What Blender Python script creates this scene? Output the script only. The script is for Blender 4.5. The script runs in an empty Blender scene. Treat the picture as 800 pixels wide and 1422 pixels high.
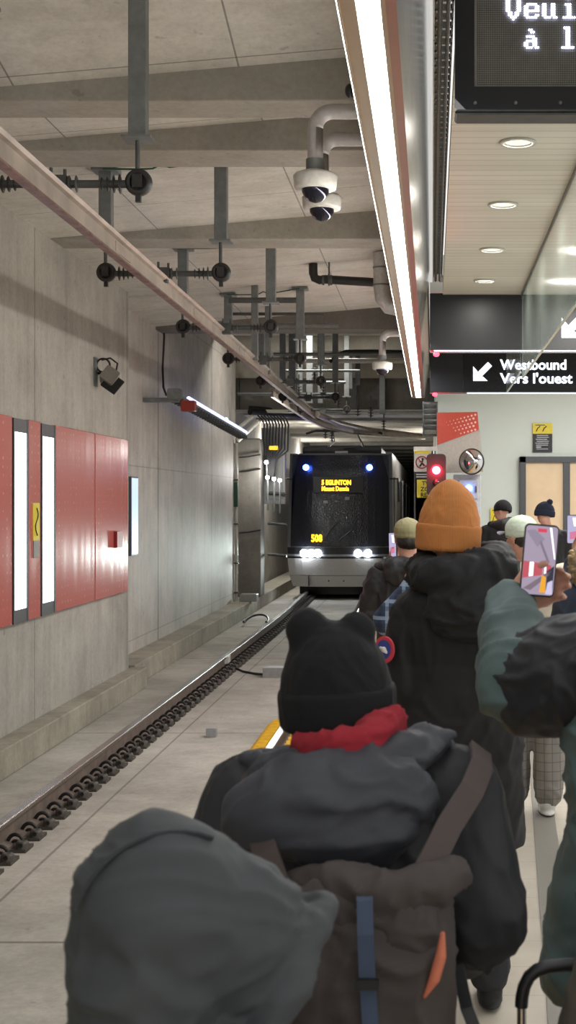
import bpy, bmesh, math, random
from mathutils import Vector, Matrix, noise
random.seed(7)
S = bpy.context.scene
C = S.collection
F = 1900.0
EYE = 1.75
PI = math.pi
V3 = Vector

def P(px, py, Y):
    """a pixel of the photograph (800x1422) at a distance along the track"""
    return V3(((px-600)/F*Y, Y, EYE-(py-697)/F*Y))

def lin(c):
    o = []
    for v in c[:3]:
        v = v/255.0
        o.append(v/12.92 if v <= 0.04045 else ((v+0.055)/1.055)**2.4)
    return (*o, 1.0)

# ------------------------------------------------------------------ materials
class NT:
    def __init__(self, name):
        self.m = bpy.data.materials.new(name); self.m.use_nodes = True
        self.t = self.m.node_tree; self.n = self.t.nodes; self.l = self.t.links
        self.b = self.n['Principled BSDF']
        self.co = None
    def new(self, k, **kw):
        x = self.n.new(k)
        for a, v in kw.items(): setattr(x, a, v)
        return x
    def coord(self):
        if not self.co: self.co = self.new('ShaderNodeTexCoord')
        return self.co.outputs['Object']
    def mapped(self, sc):
        m = self.new('ShaderNodeMapping'); m.inputs['Scale'].default_value = sc
        self.l.new(self.coord(), m.inputs['Vector']); return m.outputs[0]
    def noise(self, sc, scale=1.0, detail=4, rough=.55):
        n = self.new('ShaderNodeTexNoise'); n.inputs['Scale'].default_value = scale
        n.inputs['Detail'].default_value = detail; n.inputs['Roughness'].default_value = rough
        self.l.new(self.mapped(sc), n.inputs['Vector']); return n.outputs['Fac']
    def ramp(self, fac, stops):
        r = self.new('ShaderNodeValToRGB'); e = r.color_ramp.elements
        while len(e) < len(stops): e.new(0.5)
        for i, (p, c) in enumerate(stops): e[i].position = p; e[i].color = c
        self.l.new(fac, r.inputs[0]); return r.outputs[0]
    def mix(self, a, b, fac, mode='MIX'):
        x = self.new('ShaderNodeMix', data_type='RGBA', blend_type=mode)
        for s, v in ((6, a), (7, b), (0, fac)):
            if hasattr(v, 'is_linked') or hasattr(v, 'links'): self.l.new(v, x.inputs[s])
            else: x.inputs[s].default_value = v
        return x.outputs[2]
    def math(self, op, a, b=None):
        x = self.new('ShaderNodeMath', operation=op)
        for i, v in enumerate((a, b)):
            if v is None: continue
            if hasattr(v, 'links'): self.l.new(v, x.inputs[i])
            else: x.inputs[i].default_value = v
        return x.outputs[0]
    def line(self, axis, period, off, width):
        sp = self.new('ShaderNodeSeparateXYZ'); self.l.new(self.coord(), sp.inputs[0])
        v = self.math('SUBTRACT', sp.outputs[axis], off)
        v = self.math('DIVIDE', v, period); v = self.math('FRACT', v)
        return self.math('LESS_THAN', v, width/period)
    def bump(self, h, s=.3, d=.02):
        b = self.new('ShaderNodeBump'); b.inputs['Strength'].default_value = s
        b.inputs['Distance'].default_value = d
        self.l.new(h, b.inputs['Height']); self.l.new(b.outputs[0], self.b.inputs['Normal'])
    def base(self, c):
        if hasattr(c, 'links'): self.l.new(c, self.b.inputs['Base Color'])
        else: self.b.inputs['Base Color'].default_value = c

def plain(name, col, rough=.6, metal=0.0, var=.08, bump=0.0, scale=30, spec=None):
    t = NT(name); c = lin(col)
    f = t.noise((1, 1, 1), scale, 3)
    d = tuple(max(0, v*(1-var*2)) for v in c[:3])+(1,)
    t.base(t.ramp(f, [(.3, d), (.7, c)]))
    t.b.inputs['Roughness'].default_value = rough; t.b.inputs['Metallic'].default_value = metal
    if spec is not None: t.b.inputs['Specular IOR Level'].default_value = spec
    if bump: t.bump(f, bump, .005)
    return t.m

def emit(name, col, strength, base=(20, 20, 20)):
    t = NT(name); t.base(lin(base)); t.b.inputs['Emission Color'].default_value = lin(col)
    t.b.inputs['Emission Strength'].default_value = strength; t.b.inputs['Roughness'].default_value = .4
    return t.m

def concrete(name, light, dark, streak=(3, 3, .25), grain=(1, 1, 1), lines=(), rough=.85, stain=.5, sscale=3, kk=.55):
    t = NT(name)
    big = t.noise((.35, .35, .35), 1.2, 5)
    st = t.noise(streak, sscale, 6, .65)
    fine = t.noise((1, 1, 1), 25, 5, .7)
    md = tuple((a_*kk+b_*(1-kk)) for a_, b_ in zip(light, dark))
    col = t.ramp(st, [(.25, lin(md)), (.55, lin(light))])
    blot = t.ramp(t.noise((1,1,1), 2.3, 7, .7), [(.38, lin(dark)), (.6, lin(light))])
    col = t.mix(col, blot, .45)
    a = t.ramp(big, [(.35, (1-stain*.55,)*3+(1,)), (.62, (1, 1, 1, 1))])
    col = t.mix(col, a, 1.0, 'MULTIPLY')
    b = t.ramp(fine, [(.3, (.82, .82, .81, 1)), (.6, (1, 1, 1, 1))])
    col = t.mix(col, b, .8, 'MULTIPLY')
    spots = t.ramp(t.noise((1, 1, 1), 9, 2), [(.70, (1, 1, 1, 1)), (.74, (.55, .53, .5, 1))])
    col = t.mix(col, spots, .5, 'MULTIPLY')
    for (ax, per, off, w, k) in lines:
        m = t.line(ax, per, off, w)
        m = t.math('MULTIPLY', m, k)
        col = t.mix(col, lin((60, 55, 50)), m)
    t.base(col); t.b.inputs['Roughness'].default_value = rough
    t.bump(fine, .25, .01)
    return t.m

def cloth(name, col, rough=.85, weave=400, sheen=.2, var=.12, rib=None):
    t = NT(name); c = lin(col)
    f = t.noise((1, 1, 1), 5, 4)
    d = tuple(v*(1-var*1.6) for v in c[:3])+(1,); e = tuple(min(1, v*(1+var)) for v in c[:3])+(1,)
    t.base(t.ramp(f, [(.3, d), (.7, e)]))
    t.b.inputs['Roughness'].default_value = rough
    t.b.inputs['Sheen Weight'].default_value = sheen*.25
    t.b.inputs['Sheen Tint'].default_value = c
    if rib:
        w = t.new('ShaderNodeTexWave', wave_type='BANDS', bands_direction=rib[0])
        w.inputs['Scale'].default_value = rib[1]; w.inputs['Distortion'].default_value = .6
        w.inputs['Detail'].default_value = 1
        t.l.new(t.coord(), w.inputs['Vector']); t.bump(w.outputs['Fac'], rib[2], .004)
    else:
        n1 = t.new('ShaderNodeTexNoise', noise_type='RIDGED_MULTIFRACTAL'); n1.inputs['Scale'].default_value = 5.5; n1.inputs['Detail'].default_value = 3
        n1.inputs['Distortion'].default_value = .8
        t.l.new(t.mapped((1, 1, 1.5)), n1.inputs['Vector'])
        b1 = t.new('ShaderNodeBump'); b1.inputs['Strength'].default_value = .38; b1.inputs['Distance'].default_value = .012
        t.l.new(n1.outputs['Fac'], b1.inputs['Height'])
        t.bump(t.noise((1, 1, 1), weave, 2), .15, .002)
        bl = [n for n in t.n if n.type == 'BUMP' and n is not b1 and n != b1][-1]
        t.l.new(b1.outputs[0], bl.inputs['Normal'])
    return t.m

def glassy(name, col, rough=.05, alpha=.3, spec=.5):
    t = NT(name); t.base(lin(col)); t.b.inputs['Roughness'].default_value = rough
    t.b.inputs['Alpha'].default_value = alpha; t.b.inputs['Specular IOR Level'].default_value = spec
    return t.m

# ------------------------------------------------------------------ mesh builder
def frame_of(d):
    d = d.normalized(); a = V3((0, 0, 1)) if abs(d.z) < .9 else V3((0, 1, 0))
    u = d.cross(a).normalized(); v = u.cross(d).normalized()
    return u, v

class MB:
    def __init__(self): self.v = []; self.f = []; self.m = []; self.s = []
    def add(self, vs, fs, mat=0, smooth=False):
        n = len(self.v); self.v += [V3(x) for x in vs]
        for f in fs: self.f.append(tuple(i+n for i in f)); self.m.append(mat); self.s.append(smooth)
        return self
    def mm(self, x0, x1, y0, y1, z0, z1, mat=0):
        vs = [(x0,y0,z0),(x1,y0,z0),(x1,y1,z0),(x0,y1,z0),(x0,y0,z1),(x1,y0,z1),(x1,y1,z1),(x0,y1,z1)]
        return self.add(vs, [(0,3,2,1),(4,5,6,7),(0,1,5,4),(1,2,6,5),(2,3,7,6),(3,0,4,7)], mat)
    def box(self, c, s, mat=0, rot=None):
        c = V3(c); h = V3(s)/2; R = rot if rot is not None else Matrix.Identity(3)
        vs = [c+R@V3((h.x*a, h.y*b, h.z*d)) for d in (-1,1) for (a,b) in ((-1,-1),(1,-1),(1,1),(-1,1))]
        return self.add(vs, [(0,3,2,1),(4,5,6,7),(0,1,5,4),(1,2,6,5),(2,3,7,6),(3,0,4,7)], mat)
    def rbox(self, c, s, r, mat=0, rot=None, seg=3, axis=1):
        """box with rounded corners in the plane across `axis`"""
        c = V3(c); R = rot if rot is not None else Matrix.Identity(3)
        ax = [i for i in range(3) if i != axis]; hw, hh, hd = s[ax[0]]/2, s[ax[1]]/2, s[axis]/2
        pts = []
        for (sx, sy, a0) in ((1,1,0),(-1,1,90),(-1,-1,180),(1,-1,270)):
            for k in range(seg+1):
                a = math.radians(a0+90*k/seg)
                pts.append((sx*(hw-r)+r*math.cos(a), sy*(hh-r)+r*math.sin(a)))
        vs = []
        for d in (-hd, hd):
            for p in pts:
                q = [0,0,0]; q[ax[0]] = p[0]; q[ax[1]] = p[1]; q[axis] = d; vs.append(c+R@V3(q))
        n = len(pts)
        fs = [tuple(range(n)), tuple(range(2*n-1, n-1, -1))]+[(i, i+n, (i+1)%n+n, (i+1)%n) for i in range(n)]
        return self.add(vs, fs, mat)
    def cyl(self, a, b, r, r2=None, seg=16, mat=0, caps=True, smooth=True):
        a = V3(a); b = V3(b); r2 = r if r2 is None else r2; u, v = frame_of(b-a)
        vs = []
        for c, q in ((a, r), (b, r2)):
            vs += [c+u*q*math.cos(2*PI*i/seg)+v*q*math.sin(2*PI*i/seg) for i in range(seg)]
        self.add(vs, [(i, (i+1)%seg, (i+1)%seg+seg, i+seg) for i in range(seg)], mat, smooth)
        if caps:
            self.add(vs[:seg], [tuple(range(seg-1, -1, -1))], mat); self.add(vs[seg:], [tuple(range(seg))], mat)
        return self
    def tube(self, pts, r, seg=10, mat=0):
        pts = [V3(p) for p in pts]; n = len(pts); vs = []; u = None
        for i, p in enumerate(pts):
            d = (pts[min(i+1, n-1)]-pts[max(i-1, 0)]).normalized()
            if u is None: u, w = frame_of(d)
            u = (u-d*u.dot(d)).normalized(); w = d.cross(u)
            q = r[i] if isinstance(r, (list, tuple)) else r
            vs += [p+u*q*math.cos(2*PI*k/seg)+w*q*math.sin(2*PI*k/seg) for k in range(seg)]
        fs = [(j*seg+i, j*seg+(i+1)%seg, (j+1)*seg+(i+1)%seg, (j+1)*seg+i) for j in range(n-1) for i in range(seg)]
        self.add(vs, fs, mat, True)
        self.add(vs[:seg], [tuple(range(seg-1,-1,-1))], mat); self.add(vs[-seg:], [tuple(range(seg))], mat)
        return self
    def lathe(self, c, axis, prof, seg=24, mat=0, smooth=True):
        """prof: (distance along axis, radius)"""
        c = V3(c); axis = V3(axis).normalized(); u, v = frame_of(axis); vs = []
        for (h, r) in prof:
            r = max(r, 1e-4)
            vs += [c+axis*h+u*r*math.cos(2*PI*i/seg)+v*r*math.sin(2*PI*i/seg) for i in range(seg)]
        n = len(prof)
        fs = [(j*seg+i, j*seg+(i+1)%seg, (j+1)*seg+(i+1)%seg, (j+1)*seg+i) for j in range(n-1) for i in range(seg)]
        self.add(vs, fs, mat, smooth)
        self.add(vs[:seg], [tuple(range(seg-1,-1,-1))], mat, smooth); self.add(vs[-seg:], [tuple(range(seg))], mat, smooth)
        return self
    def ell(self, c, r, mat=0, rot=None, seg=20, rings=12):
        c = V3(c); R = rot if rot is not None else Matrix.Identity(3)
        if not hasattr(r, '__len__'): r = (r, r, r)
        vs = []
        for j in range(rings+1):
            t = PI*j/rings; q = max(math.sin(t), 1e-3)
            for i in range(seg):
                a = 2*PI*i/seg
                vs.append(c+R@V3((r[0]*q*math.cos(a), r[1]*q*math.sin(a), -r[2]*math.cos(t))))
        fs = [(j*seg+i, j*seg+(i+1)%seg, (j+1)*seg+(i+1)%seg, (j+1)*seg+i) for j in range(rings) for i in range(seg)]
        self.add(vs, fs, mat, True)
        n = rings*seg
        self.add(vs[:seg], [tuple(range(seg-1,-1,-1))], mat, True); self.add(vs[n:], [tuple(range(seg))], mat, True)
        return self
    def limb(self, pts, mat=0, seg=16):
        """pts: (x, y, z, r): tapered capsules"""
        for i in range(len(pts)):
            self.ell(pts[i][:3], pts[i][3], mat, seg=16, rings=10)
            if i: self.cyl(pts[i-1][:3], pts[i][:3], pts[i-1][3], pts[i][3], seg, mat)
        return self
    def loft(self, rings, mat=0, seg=40, e=2.4):
        """rings: (z, cx, cy, rx, ry)"""
        vs = []
        for (z, cx, cy, rx, ry) in rings:
            for i in range(seg):
                a = 2*PI*i/seg; c, s = math.cos(a), math.sin(a)
                vs.append((cx+rx*math.copysign(abs(c)**(2/e), c), cy+ry*math.copysign(abs(s)**(2/e), s), z))
        n = len(rings)
        fs = [(j*seg+i, j*seg+(i+1)%seg, (j+1)*seg+(i+1)%seg, (j+1)*seg+i) for j in range(n-1) for i in range(seg)]
        self.add(vs, fs, mat, True)
        self.add(vs[:seg], [tuple(range(seg-1,-1,-1))], mat); self.add(vs[-seg:], [tuple(range(seg))], mat)
        return self
    def poly(self, pts, thick, mat=0):
        """flat outline (3-D points, in order) given a thickness vector"""
        pts = [V3(p) for p in pts]; n = len(pts); t = V3(thick)
        self.add(pts+[p+t for p in pts], [tuple(range(n)), tuple(range(2*n-1, n-1, -1))]+[(i, i+n, (i+1)%n+n, (i+1)%n) for i in range(n)], mat)
        return self
    def mesh(self, name, origin=V3((0,0,0))):
        me = bpy.data.meshes.new(name)
        me.from_pydata([tuple(p-origin) for p in self.v], [], self.f)
        me.polygons.foreach_set('material_index', self.m)
        me.polygons.foreach_set('use_smooth', self.s)
        bm = bmesh.new(); bm.from_mesh(me); bmesh.ops.recalc_face_normals(bm, faces=bm.faces); bm.to_mesh(me); bm.free()
        me.update(); return me
    def build(self, name, mats, parent=None, local=False, bevel=0, weld=False):
        origin = V3((0,0,0)) if (local or parent is None) else wloc(parent)
        me = self.mesh(name, origin)
        o = bpy.data.objects.new(name, me); C.objects.link(o)
        for m in (mats if isinstance(mats, (list, tuple)) else [mats]): me.materials.append(m)
        if parent is not None: o.parent = parent
        if bevel:
            b = o.modifiers.new('bevel', 'BEVEL'); b.width = bevel; b.segments = 2; b.limit_method = 'ANGLE'; b.angle_limit = math.radians(50)
        return o

def wloc(o):
    p = V3((0,0,0))
    while o is not None: p = p+V3(o.location); o = o.parent
    return p

def tag(o, label=None, cat=None, group=None, kind=None):
    if label: o['label'] = label
    if cat: o['category'] = cat
    if group: o['group'] = group
    if kind: o['kind'] = kind
    return o
def thing(name, loc, label, cat, group=None, rz=0):
    o = bpy.data.objects.new(name, None); C.objects.link(o); o.location = loc; o.rotation_euler = (0,0,rz)
    o.empty_display_size = .1
    return tag(o, label, cat, group)
def struct(name, mb, m, bevel=0, parent=None):
    o = mb.build(name, m, parent, bevel=bevel)
    if parent is None: o['kind'] = 'structure'
    return o
def copy_tree(o, parent=None):
    c = o.copy(); C.objects.link(c); c.parent = parent
    for ch in list(o.children): copy_tree(ch, c)
    return c
def recentre(o, base=None):
    """put the origin of a top-level mesh at the foot of its geometry"""
    me = o.data; xs = [v.co for v in me.vertices]
    lo = V3((min(v.x for v in xs), min(v.y for v in xs), min(v.z for v in xs)))
    hi = V3((max(v.x for v in xs), max(v.y for v in xs), max(v.z for v in xs)))
    c = V3(((lo.x+hi.x)/2, (lo.y+hi.y)/2, lo.z)); me.transform(Matrix.Translation(-c)); o.location = o.location+c
    return o

def text(s, size, loc, m, parent=None, name='lettering', bold=.0, depth=.002, rot=(PI/2,0,0), align='LEFT', sx=1.0, kind=None):
    cu = bpy.data.curves.new(name, 'FONT'); cu.body = s; cu.size = size; cu.offset = bold; cu.extrude = depth
    cu.align_x = align; cu.resolution_u = 3
    o = bpy.data.objects.new(name, cu); C.objects.link(o)
    bpy.context.view_layer.update()
    me = bpy.data.meshes.new_from_object(o.evaluated_get(bpy.context.evaluated_depsgraph_get()))
    bpy.data.objects.remove(o); me.name = name
    R = Matrix.Rotation(rot[2], 4, 'Z')@Matrix.Rotation(rot[0], 4, 'X')
    p = V3(loc)-(wloc(parent) if parent is not None else V3((0,0,0)))
    me.transform(Matrix.Translation(p)@R@Matrix.Diagonal((sx,1,1,1)))
    me.materials.clear(); me.materials.append(m)
    q = bpy.data.objects.new(name, me); C.objects.link(q)
    if parent is not None: q.parent = parent
    return q

def soft(name, mb, mats, parent, voxel=.01, smooth=3, disp=None, matfn=None, local=True):
    """one continuous skin around overlapping pieces: voxel remesh, smoothing, then folds along the normals"""
    me = mb.mesh('tmp', V3((0,0,0)) if local else wloc(parent))
    o = bpy.data.objects.new('tmp', me); C.objects.link(o)
    r = o.modifiers.new('r', 'REMESH'); r.mode = 'VOXEL'; r.voxel_size = voxel; r.adaptivity = 0
    if smooth:
        s = o.modifiers.new('s', 'SMOOTH'); s.iterations = smooth; s.factor = .6
    bpy.context.view_layer.update()
    m2 = bpy.data.meshes.new_from_object(o.evaluated_get(bpy.context.evaluated_depsgraph_get()))
    bpy.data.objects.remove(o); bpy.data.meshes.remove(me)
    m2.name = name
    if disp:
        nr = [V3(v.normal) for v in m2.vertices]
        for v, n in zip(m2.vertices, nr): v.co = v.co+n*disp(v.co, n)
        m2.update()
    m2.materials.clear()
    for m in (mats if isinstance(mats, (list, tuple)) else [mats]): m2.materials.append(m)
    for p in m2.polygons:
        p.use_smooth = True
        p.material_index = matfn(p.center) if matfn else 0
    q = bpy.data.objects.new(name, m2); C.objects.link(q); q.parent = parent
    return q

def folds(amp=.008, s=(7, 7, 4), seed=0, quilt=None, qamp=.0, sharp=1.0):
    off = V3((seed*3.1, seed*1.7, seed*5.3))
    def f(p, n):
        q = V3((p.x*s[0], p.y*s[1], p.z*s[2]))+off
        w = noise.noise_vector(q*.6)*1.2
        a = noise.noise(q+w)
        b = noise.noise((q+w)*2.3)
        h = amp*(1.25*(1-min(1,abs(a)*3.4))**1.5+.6*(1-min(1,abs(b)*3.0))**1.5-.55*abs(noise.noise(q*.45)))-amp*.25
        if quilt:
            ph = (p.z/quilt+.25*noise.noise(p*4)) % 1.0
            h += qamp*(math.sin(PI*ph)**.5-.7)
        return h
    return f
# ================================================================== materials
M = {}
M['wallA'] = concrete('wall_concrete', (182,178,169), (150,145,136), lines=((1,3.9,1.2,.018,.75),), sscale=2.2, streak=(3,3,.14), stain=.4, kk=.1)
M['wallB'] = concrete('rear_wall_concrete', (198,192,184), (158,151,142), lines=((1,4.9,.55,.05,.8),(2,2.35,-.12,.018,.35)), sscale=2.8, streak=(3,3,.09), stain=.5, rough=.6, kk=0)
M['ceil'] = concrete('ceiling_concrete', (214,211,203), (176,172,163), streak=(.5,3,1), lines=((0,1.45,.2,.012,.6),(1,1.22,.15,.012,.55)), sscale=2.5, stain=.3)
M['beam'] = concrete('beam_concrete', (168,163,154), (140,135,126), streak=(1,1,1), sscale=2, stain=.25)
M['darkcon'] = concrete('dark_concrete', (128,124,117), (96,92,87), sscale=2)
M['slab'] = concrete('track_slab_concrete', (186,181,170), (146,140,130), streak=(1,1.5,1), lines=((1,6.47,.66,.03,.6),(0,9.0,-2.50,.02,.5)), sscale=2, stain=.6)
M['kerb'] = concrete('kerb_concrete', (172,166,150), (120,113,100), streak=(3,3,.4), sscale=3, stain=.45)
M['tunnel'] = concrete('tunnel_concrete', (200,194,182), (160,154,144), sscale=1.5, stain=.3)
M['galv'] = plain('galvanised_steel', (128,132,132), .5, .55, .12, scale=14)
M['galvdk'] = plain('dull_grey_steel', (92,94,94), .55, .5, .12, scale=14)
M['alu'] = plain('weathered_aluminium', (178,166,154), .42, .5, .18, scale=4)
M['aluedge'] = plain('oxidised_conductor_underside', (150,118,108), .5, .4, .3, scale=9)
M['black'] = plain('black_plastic', (24,24,26), .45, 0, .1)
M['rubber'] = plain('black_rubber', (30,30,31), .7, 0, .1)
M['insul'] = plain('dark_insulator', (44,42,42), .5, 0, .1)
M['green'] = plain('green_earth_wire', (42,82,62), .6)
M['white'] = plain('white_paint', (214,214,208), .4)
M['offwhite'] = plain('off_white_plastic', (205,203,196), .35)
M['greybox'] = plain('grey_painted_steel', (150,150,150), .5)
M['rail'] = plain('rusted_rail_side', (116,102,92), .7, .2, .2, scale=8)
M['railtop'] = plain('polished_rail_head', (190,188,186), .22, 1.0, .08, scale=6)
M['clip'] = plain('black_rail_clip', (34,32,31), .55, .2, .2)
M['bolt'] = plain('dirty_steel_bolt', (92,86,80), .6, .4, .2)
M['yellow'] = plain('yellow_plastic', (232,180,40), .5)
M['strip'] = emit('lit_strip_diffuser', (244,248,255), 24)
M['panelgrey'] = plain('beige_metal_trim', (176,152,126), .35, .1, .06, scale=3)
M['redtrim'] = plain('maroon_metal_trim', (150,92,88), .3, .3, .08, scale=3)
M['navy'] = plain('dark_navy_panel', (34,36,42), .35)
M['screen'] = plain('led_matrix_panel', (150,147,140), .6)
M['bezel'] = plain('black_display_bezel', (22,24,32), .3)
M['led'] = emit('white_blue_led', (212,216,255), 9)
M['signwhite'] = emit('backlit_white', (236,242,255), 2.4)
M['signface'] = plain('sign_face_black', (30,31,34), .25)
M['door'] = plain('light_wood_laminate', (222,196,160), .45, 0, .05, scale=4)
M['frame'] = plain('dark_grey_frame', (74,76,80), .45)
M['backwall'] = plain('pale_green_white_wall', (206,214,206), .5, 0, .03, scale=1)
M['signyel'] = plain('yellow_sign', (226,206,50), .5)
M['signblk'] = plain('black_sign', (30,32,38), .5)
M['signwt'] = plain('white_sign', (225,222,215), .5)
M['inkwt'] = plain('white_ink', (205,205,210), .6)
M['inkred'] = plain('red_ink', (170,36,40), .5)
M['redlamp'] = emit('red_signal_lens', (255,40,60), 60)
M['bluelamp'] = emit('blue_lamp_lens', (60,110,255), 22)
M['whitelamp'] = emit('white_lamp_lens', (235,240,255), 30)
M['lightbox'] = emit('lightbox_diffuser', (225,236,255), 4)
M['glassedge'] = plain('green_glass_edge', (60,84,74), .3)
M['chrome'] = plain('chrome', (215,215,215), .08, 1.0, .02)

def ceiling_slats():
    t = NT('white_slatted_ceiling')
    a = t.line(1, .125, 0, .012)
    f = t.noise((.2, 5, 1), 2, 3)
    c = t.ramp(f, [(.3, lin((224,222,212))), (.7, lin((240,238,228)))])
    t.base(t.mix(c, lin((176,172,160)), t.math('MULTIPLY', a, .6)))
    t.b.inputs['Roughness'].default_value = .4
    return t.m
M['slats'] = ceiling_slats()
def tiles():
    t = NT('platform_tiles')
    f = t.noise((1,1,1), 3, 4)
    c = t.ramp(f, [(.3, lin((168,160,146))), (.7, lin((188,180,166)))])
    for ax, per in ((0, .6), (1, .3)):
        c = t.mix(c, lin((140,133,120)), t.math('MULTIPLY', t.line(ax, per, .05, .006), .6))
    t.base(c); t.b.inputs['Roughness'].default_value = .45
    return t.m
M['tiles'] = tiles()
def tactile(name, col, pitch=.06):
    t = NT(name); w = t.new('ShaderNodeTexVoronoi'); w.inputs['Scale'].default_value = 1/pitch; w.inputs['Randomness'].default_value = 0
    t.l.new(t.coord(), w.inputs['Vector']); h = t.math('LESS_THAN', w.outputs['Distance'], .3)
    t.base(lin(col)); t.b.inputs['Roughness'].default_value = .6; t.bump(h, .6, .006); return t.m
M['tactile'] = tactile('yellow_tactile_tile', (222,176,92))
M['guide'] = tactile('grey_guide_tile', (120,116,108))
def redpanel():
    t = NT('red_glazed_panel')
    v = t.new('ShaderNodeTexVoronoi'); v.inputs['Scale'].default_value = 1; v.inputs['Randomness'].default_value = .12
    t.l.new(t.mapped((9, 9, 13)), v.inputs['Vector'])
    d = t.math('LESS_THAN', v.outputs['Distance'], .22)
    k = t.ramp(t.noise((1,1,1), 2.0, 2), [(.4, (0,0,0,1)), (.6, (1,1,1,1))])
    f = t.math('MULTIPLY', t.math('MULTIPLY', d, k), .45)
    t.base(t.mix(lin((192,96,88)), lin((226,168,160)), f))
    t.b.inputs['Roughness'].default_value = .2; t.b.inputs['Coat Weight'].default_value = .6
    t.b.inputs['Coat Roughness'].default_value = .12
    t.bump(t.noise((6, 6, .6), .6, 1), .25, .02)
    return t.m
M['redpanel'] = redpanel()
def fascia_mat():
    t = NT('brushed_fascia_panel')
    f = t.noise((8, .5, 8), 3, 3)
    c = t.ramp(f, [(.3, lin((118,116,110))), (.7, lin((160,156,146)))])
    t.base(t.mix(c, lin((40,40,42)), t.line(1, 1.25, .3, .02)))
    t.b.inputs['Roughness'].default_value = .22; t.b.inputs['Metallic'].default_value = .7
    return t.m
M['fascia'] = fascia_mat()

# ================================================================== the setting
struct('floor', MB().mm(-.72, 3.6, -3, 20.5, -.55, 0), M['tiles'])
struct('track_slab', MB().mm(-4.6, .3, -3, 85, -.85, -.55), M['slab'])
struct('platform_edge_coping', MB().mm(-.78, -.70, -3, 20.5, -.12, .004), M['kerb'], bevel=.006)
o = struct('tactile_paving', MB().mm(-.68, -.12, -3, 20.4, 0, .008), M['tactile'])
g = MB(); d = V3((.77-.57, 10.2-6.7, 0)).normalized(); u, w = frame_of(d)
a = V3((.57,6.7,0))-d*4; b = V3((.77,10.2,0))+d*8; s = V3((d.y,-d.x,0))*.06
g.poly([a-s, a+s, b+s, b-s], (0,0,.006)); struct('guide_strip', g, M['guide'])
struct('wall_left', MB().mm(-4.15, -3.75, -3, 16.9, -.55, 5.1), M['wallA'])
struct('wall_left_rear', MB().mm(-4.5, -4.04, 16.9, 28.1, -.55, 5.2), M['wallB'])
struct('kerb_near', MB().mm(-3.75, -3.54, -3, 17.0, -.55, -.30), M['kerb'], bevel=.012)
struct('kerb_rear', MB().mm(-4.2, -3.69, 17.0, 40, -.55, -.28), M['kerb'], bevel=.012)
# track ceiling: a slab rising to the right with cross beams whose undersides are level
def slab_h(X): return EYE+2.67+.085*(X+2.78)
mb = MB(); mb.poly([(-4.6,8.8,slab_h(-4.6)), (.1,8.8,slab_h(.1)), (.1,8.8,slab_h(.1)+.3), (-4.6,8.8,slab_h(-4.6)+.3)], (0,11.4,0))
def tilt_slab(mb, y0, d0, y1, d1):
    vs = [(x, y, slab_h(x)+d+t) for t in (0, .3) for (x, y, d) in ((-4.6,y0,d0),(.1,y0,d0),(.1,y1,d1),(-4.6,y1,d1))]
    mb.add(vs, [(0,3,2,1),(4,5,6,7),(0,1,5,4),(1,2,6,5),(2,3,7,6),(3,0,4,7)])
tilt_slab(mb, 6.6, .52, 8.8, 0); tilt_slab(mb, -3, .52, 6.6, .52)
struct('ceiling_track', mb, M['ceil'])
for Y, dpt in ((8.8,.40),(10.05,.5),(13.43,.5)):
    struct('ceiling_beam', MB().mm(-3.75, -.25, Y, Y+dpt, EYE+2.58, EYE+2.95), M['beam'], bevel=.01)
struct('ceiling_drop_beam', MB().mm(-4.05, -.25, 20.0, 20.5, EYE+2.52, EYE+3.5), M['darkcon'])  # darker concrete carries the shade on the face of this beam
struct('ceiling_rear', MB().mm(-4.6, .3, 20.5, 30.5, EYE+3.4, EYE+3.7), M['ceil'])
for Y, h in ((22.5,3.12),(25.0,3.1),(27.6,3.05)):
    struct('ceiling_beam_rear', MB().mm(-4.05, .1, Y, Y+.5, EYE+h, EYE+3.4), M['beam'])
mb = MB()
mb.mm(-4.6, .2, 30.0, 30.5, EYE+2.72, EYE+3.5, 0)
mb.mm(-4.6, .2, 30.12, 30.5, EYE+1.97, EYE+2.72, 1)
for x in (-4.3, -3.0, -1.72, -1.12, -.02): mb.mm(x-.07, x+.07, 30.0, 30.12, EYE+1.97, EYE+2.72, 2)
mb.mm(-4.6, .2, 29.95, 30.12, EYE+1.95, EYE+2.02, 0)
struct('wall_portal', mb, [M['tunnel'], M['darkcon'], M['galvdk']])
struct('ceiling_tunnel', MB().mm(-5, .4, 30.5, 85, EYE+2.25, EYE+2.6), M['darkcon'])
for k in range(14):
    Y = 31.2+k*2.1+.12*k*k
    struct('tunnel_rib', MB().mm(-4.4, .1, Y, Y+1.0, EYE+1.98, EYE+2.25), M['tunnel'], bevel=.03)
struct('wall_tunnel_left', MB().mm(-4.7, -4.3, 28.1, 85, -.55, EYE+3.5), M['tunnel'])
struct('wall_tunnel_right', MB().mm(.05, .3, 20.62, 85, -.55, EYE+3.5), M['tunnel'])
struct('wall_platform_end', MB().mm(-.78, .05, 20.5, 20.62, -.55, 0.0), M['tunnel'])
struct('wall_tunnel_end', MB().mm(-5, .5, 85, 85.3, -.85, EYE+2.6), M['darkcon'])
# pillar beyond the rear wall
struct('pillar', MB().mm(-4.3, -3.66, 29.2, 29.9, -.28, EYE+1.36), M['darkcon'], bevel=.03)
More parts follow.
